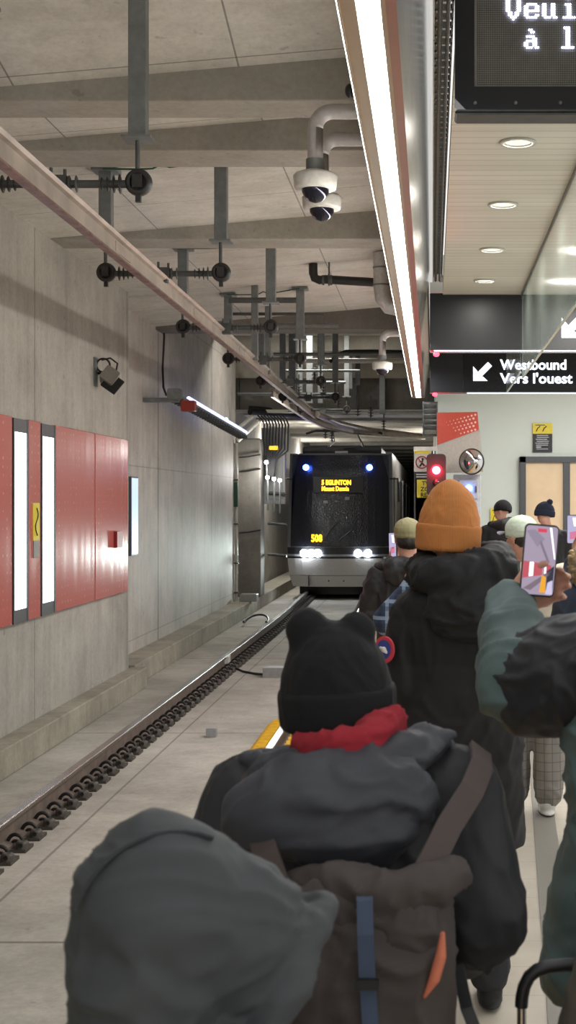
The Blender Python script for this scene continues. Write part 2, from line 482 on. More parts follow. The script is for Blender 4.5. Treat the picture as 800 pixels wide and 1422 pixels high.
# platform side
struct('ceiling_platform', MB().mm(.104, 2.4, -3, 13.2, 3.75, 3.85), M['slats'])
struct('ceiling_platform_rear', MB().mm(-.02, 3.2, 13.4, 20.5, 3.80, 3.9), M['slats'])
struct('ceiling_void', MB().mm(-.3, .12, -3, 20.5, 4.9, 5.0), M['black'])
mb = MB(); x0, z0 = -.11, EYE+1.55
mb.poly([(x0,-3,z0), (.005,-3,z0+.85), (-.03,-3,z0+.85), (x0-.03,-3,z0+.02)], (0,23.4,0), 0)
struct('trim_1', mb, M['fascia'])
struct('trim_2', MB().mm(-.285, -.20, -3, 20.4, z0+.09, slab_h(-.2)+.56), M['panelgrey'])
struct('wall_back', MB().mm(.05, 3.6, 20.5, 20.62, 0, 4.0), M['backwall'])

# doors
D = bpy.data.objects.new('door_1', None); C.objects.link(D); D.location = (P(728,700,20.45).x, 20.45, 0); D['kind'] = 'structure'
xl, xm, xr = P(722,0,20.4).x, P(787,0,20.4).x, P(852,0,20.4).x
zt = P(0,634,20.4).z
mb = MB().mm(xl, xl+.09, 20.38, 20.5, 0, zt).mm(xl, xr, 20.38, 20.5, zt-.09, zt).mm(xm-.05, xm+.05, 20.38, 20.5, 0, zt-.09).mm(xr-.09, xr, 20.38, 20.5, 0, zt)
mb.build('door_frame', M['frame'], D, bevel=.004)
for q, (a, b) in enumerate(((xl+.09, xm-.05), (xm+.05, xr-.09))):
    p = MB().mm(a, b, 20.43, 20.48, .01, zt-.09).build('door_panel', M['door'], D)
    hx = a+.05 if q == 0 else b-.05
    hb = MB(); hb.cyl((hx,20.43,1.02),(hx,20.37,1.02),.012,mat=0); hb.cyl((hx,20.37,1.02),(hx+(.12 if q==0 else -.12),20.37,1.02),.011)
    hb.build('door_handle', M['black'], p)

# ================================================================== lit strip along the platform edge
L = thing('strip_light', (-.2, 8.7, EYE+1.55), 'long white lit strip in a beige metal housing running above the platform edge', 'light')
mb = MB()
mb.mm(-.29, -.238, -3, 20.3, z0, z0+.09, 0).mm(-.162, -.145, -3, 20.3, z0, z0+.09, 0)
mb.mm(-.24, -.16, -3, 20.3, z0+.05, z0+.09, 0)
mb.mm(-.294, -.288, -3, 20.3, z0-.012, z0+.10, 0)
mb.mm(-.29, -.11, 20.3, 20.34, z0-.005, z0+.1, 0)
mb.build('housing', M['panelgrey'], L)
MB().mm(-.145, -.11, -3, 20.3, z0-.002, z0+.09).build('edge_trim', M['redtrim'], L)
MB().mm(-.236, -.164, -2.95, 20.25, z0+.004, z0+.03).build('diffuser', M['strip'], L)
MB().mm(-.300, -.294, -2.95, 20.25, z0+.01, z0+.085).build('side_fill', emit('side_fill_glow', (255,251,244), 26), L)  # glowing side face added to brighten the track ceiling and wall

# cable tray and conduits in the slot between fascia and ceiling
T = thing('cable_tray', (.05, 8, EYE+2.2), 'narrow cable tray of grey rungs and pipes in the slot beside the ceiling', 'cable tray')
mb = MB()
for x in (.012, .088): mb.mm(x, x+.008, -3, 13.1, EYE+2.15, EYE+2.22)
for k in range(100): mb.mm(.012, .096, 2+.11*k*1.0, 2.03+.11*k*1.0, EYE+2.15, EYE+2.17)
mb.build('tray', M['galv'], T)
for x, r in ((.035,.012),(.07,.009)):
    MB().cyl((x,-3,EYE+2.12),(x,13.1,EYE+2.12),r,seg=8).build('conduit', M['galv'], T)

# downlights
def downlight():
    r = thing('downlight', (0,0,0), 'round recessed downlight', 'light', 'downlights in the white platform ceiling')
    mb = MB(); mb.lathe((0,0,0), (0,0,-1), [(0,.07),(-.002,.1),(.006,.105),(.012,.1),(.012,.078),(.001,.07)], 32); mb.build('ring', M['white'], r, local=True)
    MB().lathe((0,0,0), (0,0,-1), [(0,.072),(.003,.072)], 24).build('lens', emit('downlight_lens', (255,246,225), 1.1), r, local=True)
    return r
dl = downlight(); DL = [7.6, 9.19, 10.83, 12.35]
near = 'nearest the camera, just under the display;second from the display;third from the display;farthest, next to the dark bulkhead'.split(';')
for i, Y in enumerate(DL):
    o = dl if i == 0 else copy_tree(dl)
    o.location = (.478, Y, 3.75); o['label'] = 'round recessed ceiling downlight, '+near[i]

# ================================================================== LED display board
B = thing('display_board', (.55, 5.1, 3.2), 'large black LED information display hanging from the platform ceiling', 'display')
pl = P(632,152,5.1); x0d, zb = pl.x, pl.z
mb = MB()
zt_ = 3.745; xs = P(659,0,5.1).x; zs = P(0,120,5.1).z
fr = [(x0d, zb+.04), (x0d+.04, zb), (.84, zb), (.84, zt_), (x0d, zt_)]
mb.poly([(x, 5.13, z) for x, z in fr], (0, .08, 0))
mb.mm(x0d, xs, 5.10, 5.13, zb+.04, zt_).mm(xs, .84, 5.10, 5.13, zb, zs).mm(xs, .84, 5.10, 5.13, zt_-.03, zt_)
mb.poly([(x0d,5.10,zb+.04),(x0d+.04,5.10,zb),(xs,5.10,zb),(xs,5.10,zb+.04)], (0,.03,0))
mb.build('bezel', M['bezel'], B)
MB().rbox(((x0d+.84)/2, 5.16, zb-.010), (.84-x0d, .12, .02), .012, axis=1).build('lower_rail', M['galvdk'], B)
sc = MB().mm(xs, .83, 5.118, 5.13, zs, zt_-.03).build('screen', M['screen'], B)
pit = 3.04/F*5.1
grid = MB()
xx = xs+.012
while xx < .82: grid.mm(xx-.0009, xx+.0009, 5.1165, 5.118, zs+.01, zt_-.04); xx += pit
zz = zs+.012
while zz < zt_-.05: grid.mm(xs+.01, .825, 5.1165, 5.118, zz-.0009, zz+.0009); zz += pit
grid.build('matrix_grid', plain('matrix_grid_grey', (92,90,86), .6), sc)
G = {
'V': ["XX...XX"]*7+[".XX.XX."]*2+["..XXX..","...X..."],
'e': [".XXXXX.","XX...XX","XX...XX","XXXXXXX","XX.....","XX...XX",".XXXXX."],
'u': ["XX..XX."]*6+[".XXX.XX"],
'i': ["...XX..",".......",".......","..XXX..","...XX..","...XX..","...XX..","...XX..","...XX..",".XXXXXX"],
'a': ["..XX...","...XX..",".......",".XXXX..","....XX.",".XXXXX.","XX..XX.","XX..XX.",".XXX.XX"],
'l': ["..XXX.."]+["...XX.."]*8+[".XXXXXX"],
}
def glyph(ch, px, pyb, extra=0):
    rows = G[ch]; n = len(rows); dots = MB()
    for r, row in enumerate(rows):
        for c, x in enumerate(row):
            if x == 'X':
                p = P(px+c*3.04, pyb-(n-1-r)*3.04+extra, 5.112)
                dots.lathe(p, (0,-1,0), [(0,.0036),(.003,.0036),(.004,.002)], 6)
    dots.build('led_letter', M['led'], sc)
for ch, k in (('V',0),('e',1),('u',2),('i',3)): glyph(ch, 704+25.2*k, 24.5, 2.5 if ch=='V' else 0)
glyph('a', 729, 66); glyph('l', 778, 66)
for px in (660, 716, 778):
    p = P(px,143,5.1); MB().lathe(p, (0,-1,0), [(0,.007),(.004,.007),(.006,.004)], 12).build('screw', M['galv'], B)

# ================================================================== sign boxes over the platform
def arrow(mb, c, s, Y, t=.01):
    """arrow pointing down left, centre c, size s"""
    pts = [(-.5,.28),(-.5,-.5),(.28,-.5),(.02,-.27),(-.05,-.27),(.52,.3),(.3,.52),(-.27,-.05),(-.27,.02)]
    mb.poly([(c[0]+x*s, Y, c[2]+z*s) for x, z in pts], (0, t, 0))
Y1 = 13.2
A = thing('ceiling_sign_box', (.5, Y1, P(0,487,Y1).z), 'dark navy bulkhead sign box with a lit lower edge hanging nearest below the ceiling', 'sign')
xa, xb = P(597,0,Y1).x, P(750,0,Y1).x; zt1, zb1 = P(0,410,Y1).z, P(0,486,Y1).z
MB().mm(xa, xb, Y1, Y1+.2, zb1, zt1+.02).build('box', M['navy'], A, bevel=.006)
MB().mm(xb, 3.2, Y1, Y1+.2, zb1, zt1+.02).build('sign_face', M['signface'], A, bevel=.006)
MB().mm(xa+.04, 3.2, Y1+.005, Y1+.03, zb1-.012, zb1-.001).build('light_edge', M['signwhite'], A)
mb = MB(); arrow(mb, P(798,451,Y1-.012), .25, Y1-.012); mb.build('arrow', M['signwhite'], A)
Y2 = 16.0
A = thing('direction_sign', (.9, Y2, P(0,546,Y2).z), 'black lit sign with white arrow reading Westbound Vers l\'ouest', 'sign')
xa, xb = P(597,0,Y2).x, P(643,0,Y2).x; zt2, zb2 = P(0,490,Y2).z, P(0,545,Y2).z
MB().mm(xa, xb, Y2, Y2+.2, zb2, zt2).build('box', M['navy'], A, bevel=.006)
MB().mm(xb, 3.2, Y2, Y2+.2, zb2, zt2).build('sign_face', M['signface'], A, bevel=.006)
MB().mm(xb+.05, 3.2, Y2+.01, Y2+.04, zb2-.012, zb2-.001).build('light_edge', M['signwhite'], A)
mb = MB(); arrow(mb, P(670,516,Y2-.012), .215, Y2-.012); mb.build('arrow', M['signwhite'], A)
text('Westbound', .165, P(695,513,Y2-.008), M['signwhite'], A, bold=.004, sx=.98)
text("Vers l'ouest", .165, P(695,532,Y2-.008), M['signwhite'], A, bold=.004, sx=1.06)
for (px, py, Y) in ((606,491,Y1), (604,547,Y2)):
    o = MB().lathe(P(px,py,Y-.02), (0,0,-1), [(-.012,.02),(0,.03),(.02,.026),(.03,.01)], 14).build('indicator_lamp', emit('red_indicator', (255,60,80), 6))
    recentre(o); tag(o, 'small red indicator lamp under the left end of the %s sign box' % ('upper dark' if Y == Y1 else 'Westbound'), 'light', 'red indicator lamps')

# glass baffle
A = thing('glass_baffle', (.871, 7, 3.75), 'clear greenish glass smoke baffle hanging from the platform ceiling', 'glass panel')
MB().mm(.865, .877, 3.0, 13.15, EYE+1.2, 3.74).build('pane', glassy('baffle_glass', (190,205,196), .12, .28), A)
MB().mm(.855, .862, 3.0, 13.15, 3.715, 3.75).build('top_channel', M['glassedge'], A)
MB().mm(.862, .880, 3.0, 13.15, EYE+1.19, EYE+1.2).build('polished_edge', plain('pale_glass_edge', (190,204,200), .2), A)
A = thing('glass_baffle', (.871, 14.4, 3.75), 'short glass baffle between the two dark sign boxes', 'glass panel')
MB().mm(.865, .877, 13.45, 15.9, EYE+1.28, 3.79).build('pane', bpy.data.materials['baffle_glass'], A)
MB().mm(.862, .880, 13.45, 15.9, EYE+1.27, EYE+1.28).build('polished_edge', bpy.data.materials['pale_glass_edge'], A)

# notices on the back wall
def notice(px0, py0, px1, py1, Y, label, split=.36):
    a, b = P(px0,py0,Y), P(px1,py1,Y); w, h = b.x-a.x, a.z-b.z; zm = a.z-h*split
    o = thing('notice', ((a.x+b.x)/2, Y, b.z), label, 'sign', 'yellow and black wall notices')
    MB().mm(a.x, b.x, Y-.012, Y, zm, a.z).build('yellow_header', M['signyel'], o)
    pk = MB().mm(a.x, b.x, Y-.012, Y, b.z, zm-.0).build('black_panel', M['signblk'], o)
    mb = MB(); cx, cz = a.x+w*.25, (a.z+zm)/2
    mb.box((a.x+w*.38, Y-.014, a.z-h*.06), (w*.5, .004, h*.025))
    for q in (.25, .58):                      # a bent figure and a stroke, twice
        mb.tube([(a.x+w*(q-.07), Y-.014, cz-h*.1), (a.x+w*q, Y-.014, cz+h*.02), (a.x+w*(q+.08), Y-.014, cz+h*.05)], w*.025, 6)
        mb.ell((a.x+w*(q+.1), Y-.014, cz+h*.07), (w*.035, .003, w*.035), seg=8, rings=6)
    mb.build('pictogram', M['signblk'], o)
    lb = MB(); rr = random.Random(int(px0))
    for i in range(8):
        z = zm-(zm-b.z)*(.09+.105*i)
        if i == 6: lb.box((a.x+w*.3, Y-.014, z), (w*.25, .004, h*.035)); continue
        lb.box((a.x+w*.15+w*.36*(.8+.25*rr.random()), Y-.014, z), (w*.72*(.8+.25*rr.random()), .004, h*.022))
    lb.build('text_lines', M['inkwt'], o)
    return o
notice(740, 588, 767, 628, 20.48, 'yellow and black notice on the pale wall above the door')
notice(681, 706, 701, 754, 20.48, 'yellow and black notice low on the wall behind the black beanie', .5)
o = MB().rbox((P(700,765,20.46).x, 20.47, P(700,770,20.46).z), (.62, .03, .13), .01).build('yellow_wall_band', M['signyel']); recentre(o)
tag(o, 'narrow yellow band low on the pale wall under the notice', 'sign')

# ================================================================== patterned board, mirror, cabinet at the platform end
Yp = 19.0
A = thing('patterned_board', (P(638,0,Yp).x, Yp, P(0,657,Yp).z), 'red and grey patterned board with pale dots fixed above the grey cabinet', 'board')
def pp(x, y, Y=Yp): return P(x, y, Y)
MB().poly([pp(607,573), pp(607,618), pp(612,657), pp(671,655), pp(666,597), pp(663,572)], (0,.12,0)).build('board', plain('grey_board_face', (168,160,150), .35), A)
MB().poly([pp(607,573,Yp-.01), pp(607,618,Yp-.01), pp(665,597,Yp-.01), pp(663,572,Yp-.01)], (0,.009,0)).build('red_field', plain('brick_red_face', (178,66,48), .4), A)
md_ = plain('pale_dot', (222,180,170), .5)
for i in range(9):
    for j in range(5):
        x, y = 660-i*5-(j%2)*2.5, 576+j*5.2+i*1.3
        if y < 618-(x-607)*.36-2 and x > 610 and (i+j) < 9: MB().lathe(pp(x,y,Yp-.012), (0,-1,0), [(0,.016-.0014*i),(.002,.014-.0014*i)], 10).build('dot', md_, A)
A = thing('convex_mirror', pp(655,658,18.7), 'round convex mirror with a dark rim mounted on the patterned board', 'mirror')
c = pp(655,641,18.75)
MB().lathe(c, (-.35,-1,0), [(0,.168),(.02,.165),(.045,.14),(.07,.09),(.08,.02)], 32).build('mirror_face', M['chrome'], A)
mb = MB(); ax = V3((-.35,-1,0)).normalized(); u, w = frame_of(ax)
mb.tube([c+u*.172*math.cos(2*PI*k/32)+w*.172*math.sin(2*PI*k/32) for k in range(33)], .012, 8); mb.build('rim', M['black'], A)
MB().tube([c, c+V3((.09,.12,.03)), c+V3((.1,.24,.03))], .015, 8).build('bracket', M['galv'], A)
A = thing('cabinet', (P(648,0,19.2).x, 19.2, 0), 'grey steel equipment cabinet with a blue light standing at the platform end', 'cabinet')
xa, xb = P(630,0,19.15).x, P(668,0,19.15).x; zc = P(0,659,19.15).z
MB().mm(xa, xb, 19.15, 19.6, 0, zc).build('body', plain('pale_grey_cabinet', (186,188,194), .45), A, bevel=.01)
for z_, (y0, y1) in enumerate(((666,693),(697,760))):
    a, b = P(637,y0,19.15), P(664,y1,19.15)
    q = MB().mm(a.x, b.x, 19.13, 19.15, b.z, a.z).build('door_panel', plain('cabinet_door', (172,175,182), .4), A, bevel=.008)
    MB().box((b.x-.03, 19.125, (a.z+b.z)/2), (.02,.02,.09)).build('latch', M['galvdk'], q)
MB().lathe(P(651,678,19.13), (0,-1,0), [(0,.05),(.02,.05),(.035,.03),(.04,.01)], 20).build('blue_light', M['bluelamp'], A)

# signal
Ys = 18.4
c = P(606,653,Ys)
A = thing('signal', (c.x, Ys, 0), 'red railway signal lamp on a post at the end of the platform', 'signal')
MB().cyl((c.x+.02,Ys+.1,0),(c.x+.02,Ys+.1,c.z-.25),.045).build('post', M['galvdk'], A)
MB().rbox((c.x, Ys+.09, c.z-.06), (.26,.16,.56), .05).build('signal_head', M['black'], A)
MB().lathe(c, (0,-1,0), [(0,.055),(.02,.055),(.03,.04),(.035,.01)], 24).build('red_lens', M['redlamp'], A)
mb = MB(); mb.tube([c+V3((.075*math.cos(t), -.05, .075*math.sin(t))) for t in [PI*k/12 for k in range(13)]], .008, 6); mb.build('hood', M['black'], A)
MB().lathe(c+V3((0,0,-.17)), (0,-1,0), [(0,.05),(.02,.05),(.03,.02)], 20).build('dark_lens', plain('unlit_lens', (50,20,24), .1), A)
ld = bpy.data.lights.new('red_signal_light', 'POINT'); ld.energy = 14; ld.color = (1,.03,.06); ld.shadow_soft_size = .06
lo = bpy.data.objects.new('red_signal_light', ld); C.objects.link(lo); lo.location = c+V3((0,-.12,0)); lo.parent = None

# signs on a frame left of the signal
Yq = 19.6
A = thing('warning_sign', P(587,690,Yq), 'white no trespassing sign with red prohibition circle left of the red signal', 'sign')
def R(mb, x0, y0, x1, y1, Y, t=.008):
    a, b = P(x0,y0,Y), P(x1,y1,Y); return mb.mm(a.x, b.x, Y, Y+t, b.z, a.z)
R(MB(), 574.5,620,608,626,Yq+.01).build('top_bar', M['signwt'], A)
R(MB(), 575,626,599,655,Yq).build('sign_plate', M['signwt'], A)
R(MB(), 575.5,626,597,630,Yq-.006).build('yellow_header', M['signyel'], A)
mb = MB(); c = P(586,642,Yq-.01); mb.tube([c+V3((.085*math.cos(2*PI*k/24),0,.085*math.sin(2*PI*k/24))) for k in range(25)], .008, 6)
mb.tube([c+V3((-.06,0,.06)), c+V3((.06,0,-.06))], .007, 6); mb.build('prohibition_ring', M['inkred'], A)
mb = MB(); c = P(586,642,Yq-.004); mb.ell(c+V3((.01,0,.045)), (.017,.003,.017), seg=10, rings=6)
mb.tube([c+V3((.01,0,.03)), c+V3((0,0,-.01)), c+V3((-.03,0,-.06))], .012, 6).tube([c, c+V3((.03,0,-.05))], .011, 6).tube([c+V3((.01,0,.02)), c+V3((-.035,0,.005))], .008, 6)
mb.build('walking_figure', M['signblk'], A)
b = R(MB(), 576,656,599,665,Yq).build('black_strip', M['signblk'], A)
mb = MB(); R(mb, 578,658,597,659.6,Yq-.005,.004); R(mb, 578,661.4,595,663,Yq-.005,.004); mb.build('text_lines', M['inkwt'], b)
mb = MB(); mb.mm(P(575,0,Yq).x, P(577,0,Yq).x, Yq+.02, Yq+.05, 0, P(0,620,Yq).z); mb.mm(P(603,0,Yq).x, P(605,0,Yq).x, Yq+.02, Yq+.05, 0, P(0,620,Yq).z)
mb.build('post_frame', M['galvdk'], A)
A = thing('zone_sign', P(590,691,Yq-.1), 'yellow zone notice with black capitals below the white warning sign', 'sign')
R(MB(), 579,666,605,691,Yq-.1).build('sign_plate', M['signyel'], A)
for s_, y in (('TV', 674), ('ZON', 682), ('RES', 690)): text(s_, .085, P(586 if s_=='TV' else 584,y,Yq-.106), M['signblk'], A, bold=.002)
A = thing('louvre_vent', P(597,605,20), 'silver horizontal louvre at the far end of the lit strip', 'vent')
mb = MB()
for k in range(6):
    y = 561+k*7.4; a, b = P(589,y,20), P(606,y+4.6,20); mb.poly([(a.x,20,a.z),(b.x,20,a.z),(b.x,20.09,b.z),(a.x,20.09,b.z)], (0,.006,.004))
mb.build('slats', plain('bright_louvre', (205,205,200), .3, .6), A)
mb = MB(); a, b = P(588,558,20.1), P(607,606,20.1); mb.mm(a.x,b.x,20.1,20.16,b.z,a.z); mb.mm(a.x-.01,a.x+.005,20,20.1,b.z,a.z).mm(b.x-.005,b.x+.01,20,20.1,b.z,a.z); mb.build('frame', M['galvdk'], A)

# ================================================================== wall cladding and light boxes
Xp = -3.70
def yof(px, X=Xp): return X*F/(px-600)
zpt, zpb = EYE+.755, EYE-1.085
segs = [(8.2, yof(17.5)), (yof(40.5), yof(57)), (yof(77.5), yof(132)), (yof(133), yof(178))]
lb = ['red glazed wall panel nearest the camera at the left edge', 'narrow red glazed wall panel between the two light columns',
      'red glazed wall panel just right of the second light column', 'red glazed wall panel farthest right on the left wall']
for (a, b), t_ in zip(segs, lb):
    o = MB().mm(-3.752, Xp, a, b-.012, zpb, zpt).build('wall_panel', M['redpanel'], bevel=.006); recentre(o)
    tag(o, t_, 'wall panel', 'red glazed panels on the left wall')
for i, (pa, pb) in enumerate(((18.5,39.5),(57.5,77))):
    a, b = yof(pa), yof(pb)
    o = thing('light_column', (Xp, (a+b)/2, zpb), ('left' if i == 0 else 'right')+' one of the two tall white light columns among the red panels', 'light', 'light columns on the left wall')
    mb = MB(); mb.mm(-3.752, Xp-.02, a, b, zpb, zpt-.01, 0); mb.mm(Xp-.02, Xp+.005, a, a+.03, zpb, zpt-.01, 0).mm(Xp-.02, Xp+.005, b-.045, b, zpb, zpt-.01, 0)
    mb.mm(Xp-.02, Xp+.002, a+.03, b-.045, zpt-.13, zpt-.01, 0).mm(Xp-.02, Xp+.002, a+.03, b-.045, zpb, zpb+.12, 0)
    mb.build('housing', M['frame'], o)
    MB().mm(Xp-.02, Xp-.005, a+.03, b-.045, zpb+.12, zpt-.13).build('diffuser', M['lightbox'], o)
# yellow safety label with grey legend under it on the narrow panel
a, b = yof(45), yof(54)
A = thing('safety_label', (Xp, (a+b)/2, EYE-.30), 'yellow upright safety label with black squiggle on the narrow red panel', 'sign')
z1, z2, z3 = EYE-.01, EYE-.36, EYE-.52
MB().mm(Xp, Xp+.008, a, b, z2, z1).build('yellow_plate', M['signyel'], A)
MB().mm(Xp, Xp+.008, a+.02, b-.02, z3, z2).build('grey_legend', plain('grey_label', (140,140,135), .5), A)
mb = MB(); ym = (a+b)/2
mb.tube([(Xp+.01, ym+.045*math.sin(k*.75), z1-.05-k*.028) for k in range(10)], .007, 6); mb.build('squiggle', M['signblk'], A)
o = MB().mm(Xp, Xp+.02, yof(165), yof(169.5), P(0,780,16.2).z, P(0,742,16.2).z)
# small dark red box low on the last panel
o = MB().rbox((Xp+.02, (yof(158)+yof(166))/2, EYE-.44), (.04, yof(166)-yof(158), .19), .008, axis=0).build('red_call_box', plain('dark_red_box', (140,30,30), .4)); recentre(o)
tag(o, 'small dark red box fixed low on the farthest red panel', 'box')
A = thing('light_column', (-4.03, 18.45, EYE-.7), 'slim bluish lit panel on the rear wall just beyond the red panels', 'light')
MB().mm(-4.04, -4.0, 18.2, 18.62, EYE-.72, EYE+.34).build('housing', M['frame'], A)
MB().mm(-4.005, -3.995, 18.22, 18.6, EYE-.70, EYE+.32).build('diffuser', emit('bluish_diffuser', (190,210,255), 1.2), A)

# floodlight
c = V3((-3.75, 15.3, P(0,525,15.3).z))
A = thing('floodlight', c, 'small grey floodlight with a looped black cable high on the left wall', 'light')
MB().mm(-3.75,-3.735,15.15,15.3,c.z-.1,c.z+.22).build('wall_plate', M['galv'], A)
R3 = Matrix.Rotation(math.radians(35),3,'Y')@Matrix.Rotation(math.radians(-20),3,'X')
h = MB().rbox(c+V3((.16,-.05,0)), (.17,.2,.17), .02, rot=R3).build('lamp_head', plain('grey_lamp_housing', (130,126,118), .5), A)
MB().rbox(c+V3((.20,-.1,-.07)), (.19,.02,.19), .01, rot=R3).build('visor', M['black'], h)
MB().tube([c+V3((0,.0,.05)), c+V3((.06,-.02,.06)), c+V3((.12,-.04,.02))], .018, 8).build('bracket', M['black'], A)
mb = MB(); mb.tube([c+V3((.08+.075*math.cos(t),-.03,.14+.075*math.sin(t))) for t in [2*PI*k/20 for k in range(21)]], .011, 6)
mb.tube([c+V3((.06,-.03,.2)), c+V3((.16,-.03,.22)), c+V3((.24,-.03,.16)), c+V3((.22,-.03,.05))], .011, 6); mb.build('cable', M['black'], A)

# wall cable, red box and lit tray on the rear wall
a, b = P(240,548,19.2), P(338,604,25.8)
A = thing('tray_light', a, 'long tray of lit tubes with a red box bracketed to the rear left wall', 'light')
d = (b-a); u = d.normalized()
mb = MB()
R4 = d.to_track_quat('Y','Z').to_matrix()
mb.box((a+b)/2, (.12, d.length, .05), rot=R4); mb.build('tray', M['galv'], A)
n = 30
for k in range(n): MB().box(a+d*(k+.5)/n+R4@V3((.0,0,-.05)), (.17,.05,.06), rot=R4).build('rib', M['galvdk'], A)
MB().cyl(a+u*.9+R4@V3((.05,0,.05)), b+R4@V3((.05,0,.05)), .03).build('tube_lamp', emit('cool_tube', (190,200,255), 2.2), A)
MB().lathe(P(310,583,23.6)+V3((.05,0,.0)), (0,-1,0), [(0,.04),(.03,.03),(.04,.01)], 12).build('blue_lamp', M['bluelamp'], A)
MB().mm(-4.04, a.x+.1, 19.1, 19.2, a.z-.11, a.z-.05).build('bracket', M['galv'], A)
q = P(262,564,19.3); MB().rbox(q, (.2,.16,.15), .015).build('red_box', plain('red_enclosure', (150,50,40), .4), A, bevel=.006)
MB().rbox(P(243,547,19.0), (.2,.14,.14), .03).build('control_box', M['galv'], A)
o = MB().tube([P(227.5,425,20.45), P(228,470,20.4), P(226,510,20.4), P(227,538,20.4), P(231,549,20.0), P(240,550,19.3)], .016, 8).build('wall_cable', M['black']); recentre(o)
tag(o, 'thin black cable running down the rear left wall to the lit tray', 'cable')

# conduit at the corner of the rear wall
A = thing('corner_conduit', (-3.98,28.0,-.28), 'slender pale vertical conduit with small green bracket at the end of the rear wall', 'pipe')
MB().cyl((-4.0,27.95,-.28),(-4.0,27.95,EYE+1.2),.035).build('pipe', M['offwhite'], A)
for z in (-.1,.5,1.3,2.2): MB().box((-4.0,27.93,z),(.1,.08,.03)).build('bracket', M['galvdk'], A)
MB().box((-4.0,27.9,EYE+.15),(.08,.05,.5)).build('green_fitting', M['green'], A)
o = MB().rbox((-3.9,27.9,-.2),(.35,.3,.15),.02).build('junction_box', M['greybox']); recentre(o); o.location.x += .17; tag(o, 'small grey box on the kerb at the foot of the corner conduit', 'box')
# ================================================================== rails
def bend(Y): return -.11*max(0, (Y-24)/8)**1.5
def make_rail(X, side, Y0, n, label):
    """side +1: the clips seen stand on the right of the rail"""
    r = thing('rail', (X, 9, -.55), label, 'rail', 'running rails')
    sec = [(-.07,.0),(.07,.0),(.07,.018),(.013,.04),(.011,.13),(.036,.142),(.036,.165),(.030,.171),(-.030,.171),(-.036,.165),(-.036,.142),(-.011,.13),(-.013,.04),(-.07,.018)]
    ys = [-3, 2, 6, 10, 14, 18, 22, 24]+[24+1.5*k for k in range(1, 20)]
    mb = MB(); vs = []
    for y in ys: vs += [(X+bend(y)+a, y, -.525+b*1.03) for a, b in sec]
    k = len(sec)
    for j in range(len(ys)-1):
        for i in range(k):
            mt = 1 if i in (6,7,8) else 0
            mb.add([vs[j*k+i], vs[j*k+(i+1)%k], vs[(j+1)*k+(i+1)%k], vs[(j+1)*k+i]], [(0,1,2,3)], mt)
    mb.build('rail_bar', [M['rail'], M['railtop']], r)
    f = MB()
    f.mm(-.11,.17,-.09,.09,0,.022,1)
    t = [PI*j/10 for j in range(11)]
    f.tube([(.03+side*.0+.052*math.cos(a)*1.0+.045, .0, .04+.062*math.sin(a)) for a in t], .013, 8, 0)
    f.tube([(.075+.02*math.cos(a), .0, .04+.02*math.sin(a)) for a in t], .011, 6, 0)
    f.lathe((.135,-.045,.02), (0,0,1), [(0,.045),(.035,.043),(.05,.033),(.052,.016),(.03,.014)], 12, 1)
    f.cyl((.135,-.09,.05),(.135,-.075,.05),.016,mat=0,seg=8)
    if side < 0:
        for v in f.v: v.x = -v.x
        f.f = [tuple(reversed(q)) for q in f.f]
    first = None
    for i in range(n):
        y = Y0+i*.315
        if first is None: first = f.build('fastener', [M['clip'], M['bolt']], r, local=True); o = first
        else: o = first.copy(); C.objects.link(o); o.parent = r
        o.location = (bend(y), y-9, 0)
    return r
make_rail(-2.83, 1, 8.1, 80, 'left rail of the track, shiny topped with black clips along its right side')
make_rail(-1.39, -1, 5.6, 90, 'right rail of the track nearer the platform, mostly hidden by people')

A = thing('rail_guard', (-1.39, 12.6, -.55), 'yellow ribbed plastic guards over the right rail clips beside the black beanie', 'rail guard')
for k in range(14):
    y = 11.3+k*.17
    MB().tube([(-1.60,y,-.54),(-1.59,y,-.48),(-1.54,y,-.44),(-1.47,y,-.44)], .045, 8).build('guard_rib', M['yellow'], A); MB().tube([(-1.31,y,-.44),(-1.26,y,-.44),(-1.22,y,-.48),(-1.20,y,-.54)], .045, 8).build('guard_rib', M['yellow'], A)
# small things on the track bed
def trackbox(px, py, Y, s, m, label, name='junction_box'):
    c = V3((P(px,py,Y).x, Y, -.55+s[2]/2)); o = MB().rbox(c, s, .012, axis=1).build(name, m, bevel=.004); recentre(o); tag(o, label, 'box'); return o
trackbox(382, 0, 18.0, (.30,.22,.13), M['greybox'], 'grey junction box standing on the slab between the rails')
trackbox(294, 0, 13.4, (.10,.10,.09), M['greybox'], 'tiny grey box on the slab between the rails, nearer the camera')
o = MB().tube([(-2.7,18.6,-.5),(-2.55,18.45,-.535),(-2.35,18.2,-.535),(-2.2,18.0,-.52)], .016, 8).build('rail_cable', M['black']); recentre(o); tag(o, 'short black cable from the left rail to the grey junction box', 'cable')
o = MB().rbox((-2.80,18.7,-.40),(.06,.22,.10),.01,axis=1).build('rail_contact', M['offwhite']); recentre(o); tag(o, 'pale contact box clamped on the side of the left rail', 'box')
c = V3((-3.28,25.5,-.53))
o = MB().tube([c+V3((.22*math.cos(t), .6*math.sin(t), .03+.10*abs(math.sin(t*1.0)))) for t in [PI*(-.1+1.25*k/16) for k in range(17)]], .02, 8).build('cable_loop', M['black']); recentre(o); tag(o, 'black loop of cable lying between the left rail and the kerb', 'cable')

